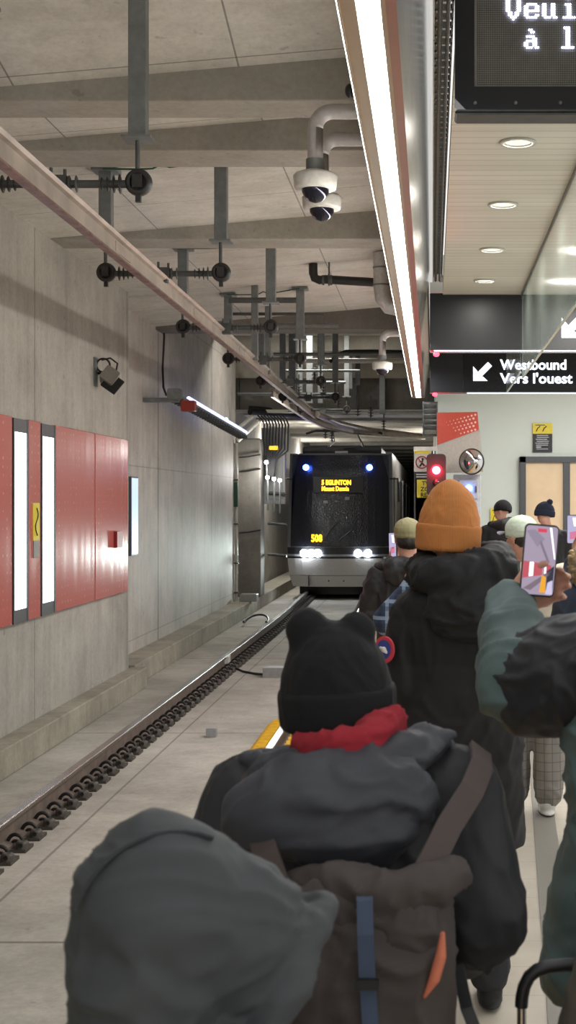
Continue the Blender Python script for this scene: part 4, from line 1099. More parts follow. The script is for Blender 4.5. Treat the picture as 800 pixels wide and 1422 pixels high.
def person(loc, h, label, arms, coat, coatmat, legmat=None, shoemat=None, yaw=0, voxel=.010, sc=None, rz=0, cv=None, headoff=(0,0,0), hands=(None,None), folds_=None,
           armr=(.082,.070,.060), hem=.46, bulk=1.0, flare=0, matfn=None, sleeve_end=.93, shw=.205, cx=0.0, hv=None, legs=True, group=None, bodyv=None):
    """standing figure facing +Y with its clothes; arms: two lists of shoulder, elbow, wrist (local)"""
    r = thing('person', loc, label, 'person', group, rz); s = h/1.75; z = lambda f: f*h
    body = MB()
    hc = V3((cx+headoff[0], .03+headoff[1], h-.118*s+headoff[2]))
    g = head_pieces(body, hc, yaw, s)
    body.limb([(hc.x, hc.y-.02, hc.z-.05, .058*s), (cx, 0, z(.83), .06*s), (cx, 0, z(.79), .07*s)])
    body.loft([(z(.47),cx,0,.13*s,.09*s),(z(.53),cx,0,.155*s,.10*s),(z(.62),cx,0,.13*s,.09*s),(z(.74),cx,0,.155*s,.10*s),(z(.80),cx,0,.16*s,.085*s),(z(.83),cx,0,.10*s,.06*s)])
    for q in (-1,1):
        body.limb([(cx+q*.085*s,0,z(.50),.078*s),(cx+q*.095*s,.0,z(.28),.052*s),(cx+q*.10*s,0,.07,.036*s),(cx+q*.10*s,.10,.045,.03)])
    for k, A_ in enumerate(arms):
        S_, E_, W_ = [V3(v) for v in A_]; rr_ = (.045*s,.038*s,.026*s)
        body.limb([(cx+(-1 if k==0 else 1)*.10*s,0,z(.78),.05*s),(*S_,rr_[0]),(*E_,rr_[1]),(*W_,rr_[2])])
        hd = hands[k] or {}
        dd = hd.get('d', (W_-E_).normalized()); nn = hd.get('n', (1 if k == 0 else -1, 0, -.3)); tt = hd.get('t', (0,.5,1))
        hand(body, W_, dd, nn, tt, hd.get('s', s), hd.get('curl', (.35,.5,.4)), hd.get('thumb', (.6,.5)), hd.get('sp', .22))
    b = soft('body', body, M['skin'], r, bodyv or voxel*.8, 2)
    for q in (-1,1):
        e = MB().ell(g(q*.031,.080,.010), .0115*s, seg=12, rings=8).build('eye', M['eye'], r, local=True)
        MB().ell(g(q*.031,.0885,.010), (.0055*s,.0055*s,.0055*s), seg=10, rings=6).build('iris', M['iris'], e, local=True)
    MB().ell(g(0,.0935,-.058), (.021*s,.006*s,.006*s), rot=Matrix.Rotation(yaw,3,'Z'), seg=12, rings=8).build('mouth', M['lips'], r, local=True)
    # coat
    c = MB(); B = bulk
    c.loft([(z(hem),cx,0,(.205+flare)*B*s,.155*B*s),(z(hem+.03),cx,0,(.21+flare)*B*s,.165*B*s),(z(.56),cx,0,(.20+flare*.5)*B*s,.16*B*s),(z(.64),cx,0,.19*B*s,.15*B*s),
            (z(.73),cx,0,.20*B*s,.155*B*s),(z(.79),cx,0,(shw+.005)*s,.13*B*s),(z(.82),cx,0,.15*s,.10*s),(z(.85),cx,0,.085*s,.08*s)], seg=48)
    for k, A_ in enumerate(arms):
        S_, E_, W_ = [V3(v) for v in A_]; We = E_+(W_-E_)*sleeve_end; q = -1 if k==0 else 1
        c.limb([(cx+q*.09*s,0,z(.785),armr[0]*.95),(*S_,armr[0]),(*((S_+E_)/2),armr[0]*.97),(*E_,armr[1]),(*((E_+We)/2),(armr[1]+armr[2])/2),(*We,armr[2])])
    soft('coat', c, coatmat, r, cv or voxel, 4, folds_ or folds(.007), matfn)
    if legs:
        t = MB()
        for q in (-1,1): t.limb([(cx+q*.085*s,0,z(hem+.06),.09*s),(cx+q*.095*s,.01,z(.28),.078*s),(cx+q*.10*s,0,.11,.066*s)])
        t.ell((cx,0,z(.5)), (.17*s,.12*s,.10*s))
        soft('trousers', t, legmat, r, max(voxel,.012), 3, folds(.005,(9,9,6),3))
        for q in (-1,1):
            t = MB().ell((cx+q*.10*s,.09,.045),(.046,.10,.043)).ell((cx+q*.10*s,0,.055),(.044,.055,.053)).ell((cx+q*.10*s,.05,.02),(.047,.14,.018))
            soft('shoe', t, shoemat or M['rubber'], r, .008, 2)
    r['_s'] = s
    del r['_s']
    return r, g, hc, s

def arm_down(x, h, out=.06, fwd=.06):
    q = -1 if x < 0 else 1
    return [(x, 0, h*.785), (x+q*out, -.02, h*.62), (x+q*out*.6, fwd+.05, h*.50)]

blk = cloth('black_coat_cloth', (17,17,20), .75, 350, .12, .15)
blk2 = cloth('black_puffer_cloth', (34,33,36), .55, 350, .1, .15)
trou = cloth('charcoal_trousers', (46,46,50), .9)

# ---- person in the orange beanie
h = 1.79
A, g, hc, s = person((.10, 4.75, 0), h, 'person seen from behind in an orange-brown beanie and long black hooded coat', 
    [[(-.165,0,1.335),(-.195,-.02,1.12),(-.14,.14,.98)],[(.185,0,1.37),(.205,-.02,1.11),(.15,.12,.96)]], None, blk, trou, M['rubber'], hem=.315, flare=.01, bulk=1.0, armr=(.084,.083,.07),
    folds_=folds(.008,(6,6,4),1,.17,.006), voxel=.011, headoff=(-.045,0,.0), yaw=-.15)
def beanie(root, c, w, d, hgt, m, cuffm=None, tilt=0.0, yaw=0, rib=None, drop=0.0, name='beanie', vox=.006, cuff=.075, extra=None, tiltx=0.0):
    """c: centre of the opening; w, d half widths"""
    R_ = Matrix.Rotation(yaw,3,'Z')@Matrix.Rotation(tilt,3,'Y')@Matrix.Rotation(tiltx,3,'X'); c = V3(c)
    def place(mb):
        for v in mb.v: v.xyz = c+R_@V3(v)
        return mb
    mb = MB(); pr = [(0,.93),(.02,1.0),(.30,1.02),(.50,.96),(.68,.83),(.82,.64),(.92,.42),(.98,.2),(1,.03)]
    mb.loft([(hgt*a, 0, 0, w*b, d*b) for a, b in pr], e=2.0, seg=48)
    if extra: extra(mb)
    dome = soft(name, place(mb), m, root, vox, 2, folds(.0025,(14,14,9),4))
    if cuff:
        mb = MB(); mb.loft([(-.004,0,0,w*1.0,d*1.0),(.006,0,0,w*1.055,d*1.055),(cuff-.008,0,0,w*1.065,d*1.065),(cuff,0,0,w*1.03,d*1.03)], e=2.0, seg=64)
        soft(name+'_cuff', place(mb), cuffm or m, dome, vox, 1, folds(.0015,(10,10,6),2))
    return dome
orange = cloth('orange_brown_knit', (184,118,60), .9, 200, .35, .1, rib=('X', 60, .25))
beanie(A, hc+V3((0,-.015,-.085)), .107, .118, .245, orange, yaw=-.15, tilt=.06, cuff=.088)
# the hood lying on the back and round the neck
mb = MB()
mb.limb([(-.14,.03,1.52,.05),(-.11,-.08,1.50,.07),(0,-.14,1.48,.085),(.10,-.10,1.53,.075),(.14,.0,1.575,.045),(.11,.08,1.57,.04)])
mb.ell((.04,-.15,1.39),(.165,.085,.12)).ell((.08,-.12,1.50),(.125,.07,.09)); mb.limb([(-.14,.05,1.48,.05),(-.10,.13,1.47,.045),(0,.15,1.46,.045),(.10,.13,1.52,.045)])
soft('hood', mb, blk, A, .010, 4, folds(.011,(6,6,9),8))
mb = MB(); c = V3((-.262,-.090,1.247)); n = V3((-.66,-.75,.05)).normalized()
mb.lathe(c-n*.003, n, [(0,.046),(.004,.046),(.006,.044)], 32, 0); bd = mb.build('round_badge', plain('badge_red', (205,60,74), .6), A, local=True)
MB().lathe(c+n*.003, n, [(0,.033),(.0015,.033)], 28).build('badge_centre', plain('badge_blue', (52,66,140), .6), bd, local=True)
u_, w_ = frame_of(n)
mb = MB(); mb.limb([(*(c+n*.005+u_*.013+w_*.004),.006),(*(c+n*.005-u_*.003),.010),(*(c+n*.005-u_*.014-w_*.008),.005)]); mb.build('badge_emblem', M['signwt'], bd, local=True)

# ---- person in the black beanie with backpack
h = 1.52
jk = cloth('charcoal_shell_jacket', (32,33,37), .7, 350, .1, .14)
def jfn(c): return 0
A, g, hc, s = person((-.165, 2.55, 0), h, 'person seen from behind in black eared beanie and charcoal jacket, wearing a backpack',
    [[(-.170,0,1.18),(-.225,-.02,.97),(-.15,.12,.86)],[(.20,0,1.20),(.258,-.03,.985),(.17,.13,.86)]], None, jk, trou, M['rubber'], hem=.50, bulk=1.10, armr=(.098,.088,.072), folds_=folds(.009,(6,6,5),5), voxel=.009, shw=.22, yaw=.05)
knit = cloth('black_wool_knit', (7,7,11), .95, 260, .25, .12)
def ears(mb):
    mb.limb([(-.040,0,.14,.045),(-.045,.0,.180,.040),(-.058,0,.178,.030)]); mb.limb([(.035,0,.14,.045),(.042,0,.172,.034),(.050,0,.168,.030)])
mb_h = beanie(A, (hc.x-.010, hc.y-.02, 1.75-.415), .104, .112, .195, knit, tilt=-.06, cuff=.07, extra=ears, yaw=.05)
red = cloth('red_fleece', (140,30,42), .95, 200, .4, .1)
mb = MB(); zc0 = 1.332
for k in range(2):
    pts = [(.085*math.cos(t)+.012, -.035+.10*math.sin(t), zc0-.020*k+.018*math.cos(t), .021) for t in [2*PI*j/24 for j in range(25)]]
    mb.limb(pts, seg=12)
mb.limb([(.05,-.11,zc0+.012,.024),(.098,-.06,zc0+.03,.02)])
soft('scarf', mb, red, A, .007, 3, folds(.005,(14,14,18),6))
# hood of the jacket lying over shoulders and pack
hm = cloth('charcoal_hood_cloth', (52,54,60), .7, 350, .12, .12)
mb = MB()
mb.limb([(-.155,.02,1.235,.035),(-.12,-.08,1.255,.04),(0,-.13,1.272,.045),(.12,-.09,1.295,.045),(.165,.0,1.29,.035)])
mb.ell((.0,-.15,1.235),(.185,.09,.075)).ell((-.07,-.17,1.215),(.13,.07,.08)).ell((.02,-.19,1.185),(.12,.06,.07))
mb.limb([(-.155,.0,1.245,.026),(-.172,-.03,1.275,.014)]); mb.limb([(.15,-.02,1.30,.03),(.185,-.03,1.318,.012),(.205,-.03,1.325,.008)])
mb.limb([(-.155,.02,1.235,.035),(-.10,.12,1.23,.035),(.10,.12,1.25,.04),(.17,.02,1.27,.04)])
soft('hood', mb, hm, A, .008, 3, folds(.011,(5,5,9),11))
# backpack: a thing of its own
K = thing('backpack', (-.12, 2.33, .78), 'brown-grey roll top backpack with blue strap on the person in the black beanie', 'backpack')
bp = cloth('brown_grey_canvas', (64,57,54), .8, 300, .1, .1)
mb = MB()
mb.loft([(.60,-.13,2.30,.125,.07),(.66,-.13,2.295,.145,.085),(.82,-.12,2.29,.15,.095),(1.0,-.11,2.285,.145,.09),(1.08,-.105,2.29,.135,.075),(1.12,-.10,2.30,.12,.05)], e=3)
mb.limb([(-.22,2.31,1.10,.035),(-.16,2.26,1.11,.045),(-.08,2.24,1.105,.04),(.0,2.25,1.12,.04),(.04,2.28,1.13,.03)])
soft('main_bag', mb, bp, K, .008, 3, folds(.008,(8,8,7),13), local=False)
mb = MB(); mb.ell((-.12,2.235,1.085),(.135,.022,.055)).ell((-.04,2.225,1.05),(.055,.020,.06)); soft('flap', mb, bp, K, .006, 2, folds(.004,(12,12,12),3), local=False)
blue = cloth('slate_blue_webbing', (60,74,96), .7, 500, .1)
def ribbon(name, pts, w, m, parent, side=None, th=.004):
    pts = [V3(p) for p in pts]; mb = MB(); vs = []
    for i, p in enumerate(pts):
        d = (pts[min(i+1,len(pts)-1)]-pts[max(i-1,0)]).normalized(); sd = (V3(side) if side else d.cross(V3((0,-1,0)))).normalized()*w/2; nn = sd.normalized().cross(d)*th/2
        vs += [p-sd-nn, p+sd-nn, p+sd+nn, p-sd+nn]
    for j in range(len(pts)-1):
        for i in range(4): mb.add([vs[j*4+i], vs[j*4+(i+1)%4], vs[j*4+4+(i+1)%4], vs[j*4+4+i]], [(0,1,2,3)], 0, True)
    mb.add(vs[:4], [(0,1,2,3)]); mb.add(vs[-4:], [(0,1,2,3)])
    return mb.build(name, m, parent)
st = ribbon('centre_strap', [(-.112,2.235,1.135),(-.108,2.195,1.11),(-.106,2.180,1.06),(-.103,2.178,.99),(-.098,2.178,.92),(-.09,2.180,.84),(-.082,2.19,.74),(-.078,2.2,.66)], .026, blue, K)
for z, x in ((.985,-.103),(.86,-.092)): 
    MB().rbox((x,2.170,z),(.038,.012,.016),.004).build('buckle', M['black'], st)
sb = cloth('brown_strap_webbing', (66,56,53), .8)
ribbon('shoulder_strap', [(-.03,2.235,1.10),(-.01,2.25,1.14),(.03,2.33,1.20),(.07,2.40,1.245),(.09,2.47,1.275),(.09,2.55,1.29),(.085,2.66,1.25),(.08,2.70,1.1),(.06,2.70,.95)], .045, sb, K, side=(.75,-.1,-.55), th=.008)
ribbon('shoulder_strap', [(-.24,2.24,1.08),(-.28,2.30,1.16),(-.32,2.42,1.24),(-.33,2.52,1.27),(-.32,2.66,1.2),(-.30,2.70,1.0)], .045, sb, K, side=(.75,.1,.55), th=.008)
mb = MB(); mb.limb([(.017,2.20,1.055,.004),(.014,2.196,1.02,.009),(.004,2.196,.985,.009),(-.012,2.20,.955,.003)]); mb.build('orange_pull', cloth('coral_orange_lining', (196,112,84), .8), K)
ribbon('side_strap', [(.045,2.42,.93),(.06,2.35,.88),(.085,2.33,.82),(.11,2.34,.72),(.12,2.35,.60)], .022, M['black'], K, side=(1,0,.3))

# ---- hooded person nearest the camera, turned to the right
h = 1.28
A, g, hc, s = person((-.318, 1.78, 0), h, 'person nearest the camera at bottom left with a grey-green hood pulled over the head',
    [[(-.15,0,1.0),(-.19,-.02,.82),(-.10,.14,.72)],[(.15,0,1.0),(.19,-.02,.82),(.10,.14,.72)]], None, cloth('dark_grey_jacket', (34,36,40), .8), trou, M['rubber'], rz=-1.15, hem=.48, bulk=1.05, armr=(.085,.075,.06), voxel=.010, shw=.19, hv=1)
hg = cloth('grey_green_hood_cloth', (56,60,62), .75, 350, .12, .1)
mb = MB()
mb.ell((0,-.035,h-.065),(.120,.130,.130)); mb.ell((0,.05,h-.10),(.112,.125,.112)); mb.ell((0,-.06,h-.14),(.12,.110,.14))
mb.ell((0,-.055,h-.23),(.13,.115,.10)); mb.limb([(-.09,.08,h-.21,.028),(-.085,.125,h-.14,.026),(-.05,.17,h-.09,.024),(0,.205,h-.078,.018),(.05,.17,h-.09,.024),(.085,.125,h-.14,.026),(.09,.08,h-.21,.028)])
mb.ell((0,.10,h-.12),(.09,.09,.07)); mb.ell((0,.02,h-.24),(.12,.09,.08)); mb.limb([(-.13,-.02,h-.28,.05),(0,-.12,h-.29,.06),(.13,-.02,h-.28,.05),(.1,.08,h-.29,.04),(-.1,.08,h-.29,.04)])
hd_ = soft('hood', mb, hg, A, .007, 5, folds(.007,(5,5,9),21))
for v in hd_.data.vertices: v.co.y = v.co.y*.91
mb = MB(); t_ = [PI*k/20 for k in range(21)]
mb.tube([(.050,-.035-.122*math.cos(a), h-.065+.120*math.sin(a)) for a in t_[2:14]], .0035, 6)
mb.build('hood_seam', cloth('dark_seam', (46,48,52)), hd_, local=True)

# ---- person in the teal jacket at the right edge, filming
panelm = None
teal = cloth('teal_jacket_cloth', (80,98,96), .7, 350, .12, .1); dk = cloth('black_jacket_panel', (34,35,39), .6, 350, .12, .12)
h = 1.76; bx, by = .505, 2.72
def loc_(p): return (p[0]-bx, p[1]-by, p[2])
Sx = loc_((.375,2.73,1.42)); Ex = loc_((.185,2.84,1.375)); Wx = loc_((P(708,836,3.12)))
def tf(c):
    e = V3(Ex); w = V3(Wx); s_ = V3(Sx)
    if c.z < 1.22 or c.x > .12: return 0 if c.z < 1.22 else (1 if c.z > 1.30 else 0)
    t = (c-e).dot((w-e).normalized())
    if t > .045+(c.x-e.x)*.9: return 0
    if c.x < e.x-.02: return 0
    return 1
A, g, hc, s = person((bx, by, 0), h, 'person at the right edge in teal and black jacket, raising an arm to film',
    [[Sx, Ex, Wx],[(.2,0,1.42),(.26,.15,1.2),(.16,.36,1.32)]], None, [teal, dk], cloth('olive_trousers', (70,66,58)), M['rubber'], hem=.44, bulk=1.22, armr=(.10,.098,.058), voxel=.009,
    hands=({'d': (.93,.04,.34), 'n': (.1,-1,.0), 't': (-.35,0,.9), 'curl': (.12,.75,.75), 'thumb': (.45,.5), 's': 1.0}, None), bodyv=.0055, folds_=folds(.008,(5,5,9),31), sleeve_end=.93, flare=.03)
mb = MB(); e_, s_ = V3(Ex), V3(Sx); mb.limb([(*(s_+V3((.12,0,.0))),.118),(*s_,.121),(*((e_+s_)/2),.120),(*(e_+(s_-e_)*.16+V3((.01,0,-.008))),.112)])
soft('sleeve_panel', mb, dk, A, .007, 4, folds(.008,(6,6,9),33))
MB().limb([(*(V3(Ex)+(V3(Wx)-V3(Ex))*.93),.052),(*(V3(Ex)+(V3(Wx)-V3(Ex))*1.0),.040)]).build('cuff', M['black'], A, local=True)
mb = MB(); mb.limb([(-.235,-.165,1.02,.004),(-.225,-.17,.95,.004),(-.235,-.17,.90,.004)]); mb.build('pocket_zip', M['galvdk'], A, local=True)
beanie(A, hc+V3((0,-.01,-.03)), .10, .112, .17, knit, cuff=.06, vox=.009)

def phone(c, w, hgt, rot, label, scene='station', group=None):
    """c centre, screen faces the viewer side (-Y) before rotation"""
    r = thing('phone', c, label, 'phone', group); r.rotation_euler = rot
    MB().rbox((0,0,0),(w,.009,hgt),w*.14,axis=1,seg=4).build('case', M['black'], r, local=True, bevel=.001)
    sc_ = MB().rbox((0,-.0048,0),(w*.93,.0008,hgt*.95),w*.10,axis=1,seg=4).build('screen', emit('screen_%s' % scene, (176,160,182) if scene != 'pink' else (196,190,226), .85), r, local=True)
    def E(n, col, st=.9): 
        return bpy.data.materials.get(n) or emit(n, col, st)
    def q(name, pts, m, k=1): MB().poly([(x*w, -.0054-.0002*k, y*hgt) for x, y in pts], (0,.0004,0)).build(name, m, sc_, local=True)
    if scene == 'station':
        q('pictured_ceiling', [(-.46,.40),(-.1,.18),(.1,.30),(-.2,.42)], E('px_grey', (150,138,158)))
        q('pictured_beam', [(-.05,.25),(.25,-.05),(.3,-.02),(.0,.28)], E('px_grey2', (128,118,136)), 1)
        q('pictured_light', [(.22,.46),(.28,.46),(.45,.03),(.42,.03)], E('px_white', (250,250,255), 1.6), 2)
        q('pictured_panel', [(-.46,-.02),(.10,-.04),(.10,-.20),(-.46,-.26)], E('px_red', (200,84,96)), 2)
        q('pictured_panel', [(.14,-.04),(.36,-.06),(.36,-.14),(.14,-.19)], E('px_red', (200,84,96)), 2)
        q('pictured_lamp', [(-.28,-.03),(-.16,-.03),(-.16,-.22),(-.28,-.23)], E('px_white', (250,250,255)), 3)
        q('pictured_lamp', [(.16,-.06),(.21,-.06),(.21,-.17),(.16,-.18)], E('px_white', (250,250,255)), 3)
        q('pictured_track', [(-.42,-.40),(.36,-.12),(.30,-.20),(-.2,-.42)], E('px_dark', (128,112,124)), 3)
        q('pictured_crowd', [(.24,-.14),(.44,-.06),(.44,-.42),(.24,-.40)], E('px_navy', (44,44,62)), 3)
        q('pictured_edge', [(.10,-.20),(.22,-.22),(.24,-.44),(.06,-.44)], E('px_orange', (250,176,40)), 4)
        q('pictured_floor', [(.28,-.30),(.42,-.26),(.44,-.46),(.24,-.46)], E('px_lilac', (216,208,240)), 4)
        q('record_button', [(-.12,.44),(.14,.44),(.14,.39),(-.12,.39)], E('px_redbtn', (226,60,90)), 4)
    else:
        q('pictured_train', [(-.3,-.1),(.3,-.05),(.3,-.3),(-.3,-.35)], E('px_pink', (222,128,160)), 2)
        q('pictured_light', [(-.1,.4),(.2,.4),(.3,.1),(0,.1)], E('px_white', (250,250,255)), 2)
    return r
phone(P(749,778,3.088), .078, .163, (0, math.radians(5), math.radians(4)), 'phone with red recording screen held up by the raised hand at right')

# ---- man in pale cap and beige jacket
h = 1.66; bx, by = P(742,0,7.7).x, 7.7
beige = cloth('beige_quilted_jacket', (196,186,166), .8, 350, .1, .06)
A, g, hc, s = person((bx,by,0), h, 'person in pale green cap, glasses, beige quilted jacket and grey checked trousers',
    [[(-.17,0,1.33),(-.20,.10,1.1),(-.08,.28,1.28)],[(.18,0,1.33),(.22,.0,1.08),(.14,.2,1.0)]], None, beige, None, None, legs=False, hem=.46, armr=(.078,.07,.055), folds_=folds(.004,(8,8,5),3,.09,.008), yaw=.75, headoff=(-.075,.02,.0), voxel=.011)
chk = NT('grey_checked_trousers'); c_ = lin((132,128,122))
for ax, per in ((0,.045),(2,.05)): c_ = chk.mix(c_, lin((92,88,84)), chk.math('MULTIPLY', chk.line(ax, per, 0, .006), .6))
chk.base(c_); chk.b.inputs['Roughness'].default_value = .9
t = MB()
t.limb([(-.09,0,.80,.10),(-.10,.03,.47,.085),(-.105,0,.12,.075)]); t.limb([(.09,0,.80,.10),(.085,.0,.47,.09),(.075,-.05,.12,.08)]); t.ell((0,0,.82),(.18,.13,.11))
soft('trousers', t, chk.m, A, .012, 3, folds(.006,(9,9,6),3))
for x, y, a in ((-.105,.09,0),(.07,.03,0)):
    t = MB().ell((x,y,.05),(.05,.11,.045)).ell((x,y-.09,.06),(.047,.06,.055)).ell((x,y-.03,.02),(.052,.15,.018)); soft('shoe', t, M['white'], A, .008, 2)
def cap(root, hc, s, yaw, m, billm, hair=None, vox=.006):
    R_ = Matrix.Rotation(yaw,3,'Z'); G_ = lambda x,y,z: V3(hc)+R_@V3((x*s,y*s,z*s))
    mb = MB(); mb.ell(G_(0,-.01,.050), (.090*s,.110*s,.085*s), rot=R_); mb.ell(G_(0,-.01,.02), (.089*s,.109*s,.045*s), rot=R_)
    dome = soft('cap', mb, m, root, vox, 2, folds(.0015,(14,14,14),2))
    for v in dome.data.vertices:
        if v.co.z < hc.z+.002*s: v.co.z = hc.z+.002*s
    mb = MB(); n = 12; top = []; bot = []
    for k in range(n+1):
        a = PI*(.08+.84*k/n); x = .078*math.cos(a); y = .07+.10*math.sin(a); top.append(G_(x,y,.018+.012*math.sin(a)-.18*x*x*10)); 
    base = [G_(.078*math.cos(PI*(.08+.84*k/n)), .062, .026) for k in range(n+1)]
    up = V3((0,0,.006*s))
    for k in range(n):
        mb.add([base[k],base[k+1],top[k+1],top[k],base[k]+up,base[k+1]+up,top[k+1]+up,top[k]+up], [(0,1,2,3),(7,6,5,4),(2,3,7,6),(0,4,5,1),(1,5,6,2),(3,0,4,7)], 0, True)
    mb.build('bill', billm, dome, local=True)
    MB().ell(G_(0,-.01,.133), (.008*s,.008*s,.005*s), seg=10, rings=6).build('button', m, dome, local=True)
    if hair:
        mb = MB(); mb.ell(G_(0,-.045,-.015), (.076*s,.070*s,.06*s), rot=R_); soft('hair', mb, hair, root, vox, 1, folds(.003,(40,40,14),5))
cap(A, hc, s, .75, cloth('pale_green_cap_cloth', (200,212,192), .85), cloth('lilac_grey_bill', (128,122,136), .8), M['hairdk'])
mb = MB()
for q in (-1,1):
    mb.tube([g(q*.031+.022*math.cos(a), .098, .006+.018*math.sin(a)) for a in [2*PI*k/16 for k in range(17)]], .002, 6)
    mb.tube([g(q*.053,.097,.010), g(q*.078,.05,.010), g(q*.080,-.01,.006)], .0022, 6)
mb.tube([g(-.009,.1,.008), g(.009,.1,.008)], .002, 6); mb.build('glasses', M['black'], A, local=True)

# ---- person in the grey-green cap close to the platform edge
h = 1.64; bx, by = P(566,0,8.2).x, 8.2
A, g, hc, s = person((bx,by,0), h, 'person in khaki cap and dark puffer jacket raising a phone near the tram front',
    [[(-.17,0,1.28),(-.225,.02,1.06),(-.095,.24,1.36)],[(.19,0,1.28),(.22,.05,1.05),(.1,.25,1.25)]], None, blk2, trou, M['rubber'], hem=.45, armr=(.088,.08,.06), folds_=folds(.008,(9,9,8),41,.10,.008), yaw=.12, voxel=.011, shw=.2,
    hands=({'d': (.15,.1,1), 'n': (.4,-1,0), 't': (.8,.2,.3), 'curl': (.5,.7,.5)}, None))
khaki = cloth('khaki_cap_cloth', (146,140,104), .9)
cap(A, hc, s, .12, khaki, khaki, M['hairdk'])
mb = MB(); mb.limb([(-.11,.02,1.38,.045),(-.08,-.09,1.36,.06),(.02,-.12,1.35,.07),(.10,-.06,1.37,.06),(.12,.04,1.38,.045)]); mb.ell((0,-.11,1.32),(.14,.07,.08)); mb.ell((-.14,.0,1.36),(.06,.08,.035))
soft('hood', mb, blk2, A, .010, 3, folds(.008,(9,9,12),9))
phone(P(546,757,8.42), .075, .155, (0, math.radians(-2), math.radians(-52)), 'phone with pale pink screen held by the person in the khaki cap', 'pink')

# ---- person in the plaid shirt, hidden behind the black coat but for an arm
h = 1.66; bx, by = .09, 6.2
pl = NT('blue_plaid_cloth'); c_ = lin((52,66,92))
for ax, per, off in ((0,.075,0),(2,.075,.02)): c_ = pl.mix(c_, lin((150,168,190)), pl.math('MULTIPLY', pl.line(ax, per, off, .016), .75)); c_ = pl.mix(c_, lin((30,38,54)), pl.math('MULTIPLY', pl.line(ax, per, off+.04, .02), .5))
pl.base(c_); pl.b.inputs['Roughness'].default_value = .9
S1 = (P(596,796,6.2).x-bx, 0, P(596,796,6.2).z); E1 = (P(539,862,6.2).x-bx, .0, P(539,862,6.2).z); W1 = (P(566,826,6.2).x-bx, .18, P(566,822,6.2).z)
A, g, hc, s = person((bx,by,0), h, 'person in blue plaid shirt, only a raised arm showing left of the black coat',
    [[S1, E1, W1],[(.18,0,1.3),(.2,.1,1.06),(.1,.25,1.15)]], None, pl.m, trou, M['rubber'], hem=.48, armr=(.066,.070,.045), voxel=.010, bulk=.9, shw=.18, hands=({'d': (.30,.15,1), 'n': (.5,-.9,0), 't': (.8,0,.4), 'curl': (.45,.6,.5), 's': 1.0}, None), sleeve_end=.75, folds_=folds(.004,(9,9,9),4), headoff=(.02,0,0))
mb = MB(); mb.ell(hc+V3((0,-.02,.03)), (.088,.105,.095)); soft('hair', mb, M['hairdk'], A, .01, 2, folds(.003,(20,20,20),4))
phone(P(577,806,6.42), .072, .14, (0, math.radians(4), math.radians(50)), 'phone held in the hand beside the plaid sleeve', 'pink')

# ---- far figures
h = 1.76
A, g, hc, s = person((P(697,0,17.0).x, 17.0, 0), h, 'far person in plain black beanie and black coat before the low notice', [arm_down(-.19,h), arm_down(.19,h)], None, blk, trou, M['rubber'], hem=.42, voxel=.014, yaw=1.15)
beanie(A, hc+V3((.01,-.015,-.015)), .112, .112, .155, knit, yaw=1.15, cuff=0, vox=.01, tilt=.25)
mb = MB(); mb.limb([(-.12,0,1.45,.06),(0,-.11,1.46,.08),(.13,-.03,1.50,.07)]); soft('hood', mb, blk, A, .014, 2, folds(.008))
h = 1.74
A, g, hc, s = person((P(760,0,15.2).x, 15.2, 0), h, 'far person in navy pompom hat and black coat before the wooden door', [arm_down(-.19,h), [(.19,0,1.36),(.22,.05,1.15),(.16,.25,1.25)]], None, blk, trou, M['rubber'], hem=.42, voxel=.014, yaw=.7, headoff=(-.03,0,0))
nv = cloth('navy_knit', (28,34,52), .95, 200, .3)
d_ = beanie(A, hc+V3((0,-.01,-.03)), .108, .115, .165, nv, yaw=.7, cuff=.06, vox=.01, tilt=.15)
mb = MB(); mb.ell(hc+V3((.06,-.02,.125)), .034); soft('pompom', mb, nv, A, .007, 1, folds(.004,(50,50,50),2))
MB().lathe(hc+V3((-.088,-.02,.02)), (-1,-.3,0), [(0,.012),(.006,.012)], 12).build('badge', M['signwt'], d_, local=True)
h = 1.62; bx, by = P(838,0,7.0).x, 7.0
navy = cloth('navy_parka_cloth', (48,56,74), .75)
A, g, hc, s = person((bx,by,0), h, 'person in navy parka with tan fur trimmed hood at right edge', [[(-.17,0,1.26),(-.20,.08,1.04),(-.11,.27,1.46)],[(.19,0,1.28),(.22,0,1.0),(.14,.15,.9)]], None, navy, trou, M['rubber'], hem=.42, armr=(.085,.075,.055), voxel=.012, 
   hands=({'d': (.1,.0,1), 'n': (.6,-.8,0), 't': (.8,0,.4), 'curl': (.4,.6,.5)}, None))
fur = cloth('tan_fur', (150,128,96), 1.0, 120, .5, .4)
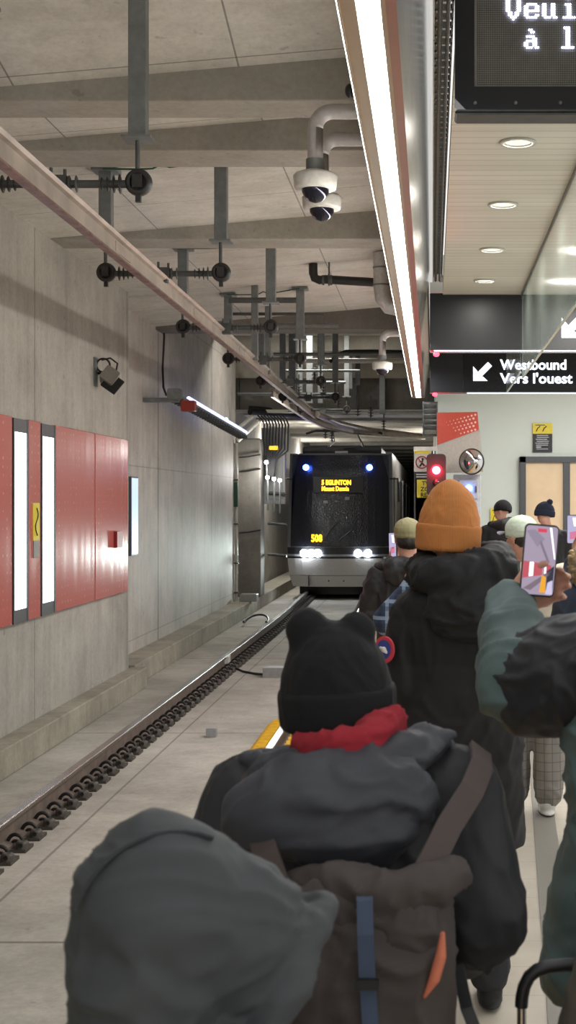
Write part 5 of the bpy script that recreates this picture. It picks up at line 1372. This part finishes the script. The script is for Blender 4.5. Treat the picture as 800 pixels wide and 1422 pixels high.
mb = MB(); mb.limb([(-.13,-.02,1.47,.045),(-.13,-.06,1.39,.05),(-.07,-.12,1.33,.05),(.04,-.14,1.31,.05),(.13,-.08,1.36,.05),(.14,.0,1.44,.045)]); soft('fur_trim', mb, fur, A, .008, 1, folds(.014,(60,60,60),7))
mb = MB(); mb.limb([(-.12,.0,1.38,.05),(-.03,-.11,1.36,.07),(.1,-.07,1.38,.06)]); mb.ell((0,-.1,1.3),(.13,.06,.09)); soft('hood', mb, navy, A, .012, 2, folds(.008))
beanie(A, hc+V3((0,-.01,-.03)), .10, .112, .17, knit, cuff=.06, vox=.010)
phone(P(797,735,7.3), .075, .155, (0, 0, 0), 'phone at the right edge held above the navy parka', 'pink')

# ---- shopping trolley at the lower right
K = thing('shopping_trolley', (.30, 2.32, 0), 'shopping trolley with black curved handle, silver posts and olive bag at lower right', 'trolley')
def tp(px, py, Y=2.42): return P(px, py, Y)
pts = [tp(724,1398), tp(725,1384), tp(728,1370), tp(735,1356), tp(746,1347), tp(762,1342), tp(785,1340), tp(850,1339), tp(866,1343), tp(878,1352), tp(886,1366), tp(889,1384), tp(890,1398)]
MB().tube(pts, .0118, 14).build('handle', M['black'], K)
for px in (724.5, 889.5):
    a = tp(px,1396); MB().cyl(a, (a.x, a.y, .12), .0085, seg=14).build('post', M['chrome'], K)
    MB().cyl((a.x-.02,a.y-.05,.07),(a.x+.02,a.y-.05,.07),.07,seg=24).build('wheel', M['rubber'], K)
    MB().cyl((a.x,a.y,.13),(a.x,a.y-.05,.07),.009).build('fork', M['galv'], K)
olive = cloth('olive_bag_cloth', (70,66,56), .85)
mb = MB(); mb.loft([(.14,.36,2.26,.12,.09),(.3,.36,2.26,.145,.11),(.60,.36,2.26,.15,.115),(.86,.362,2.26,.152,.11),(.96,.375,2.26,.142,.09),(1.02,.385,2.26,.125,.07),(1.045,.40,2.26,.10,.05)], e=2.4)
soft('bag', mb, olive, K, .010, 3, folds(.010,(7,7,5),51), local=False)
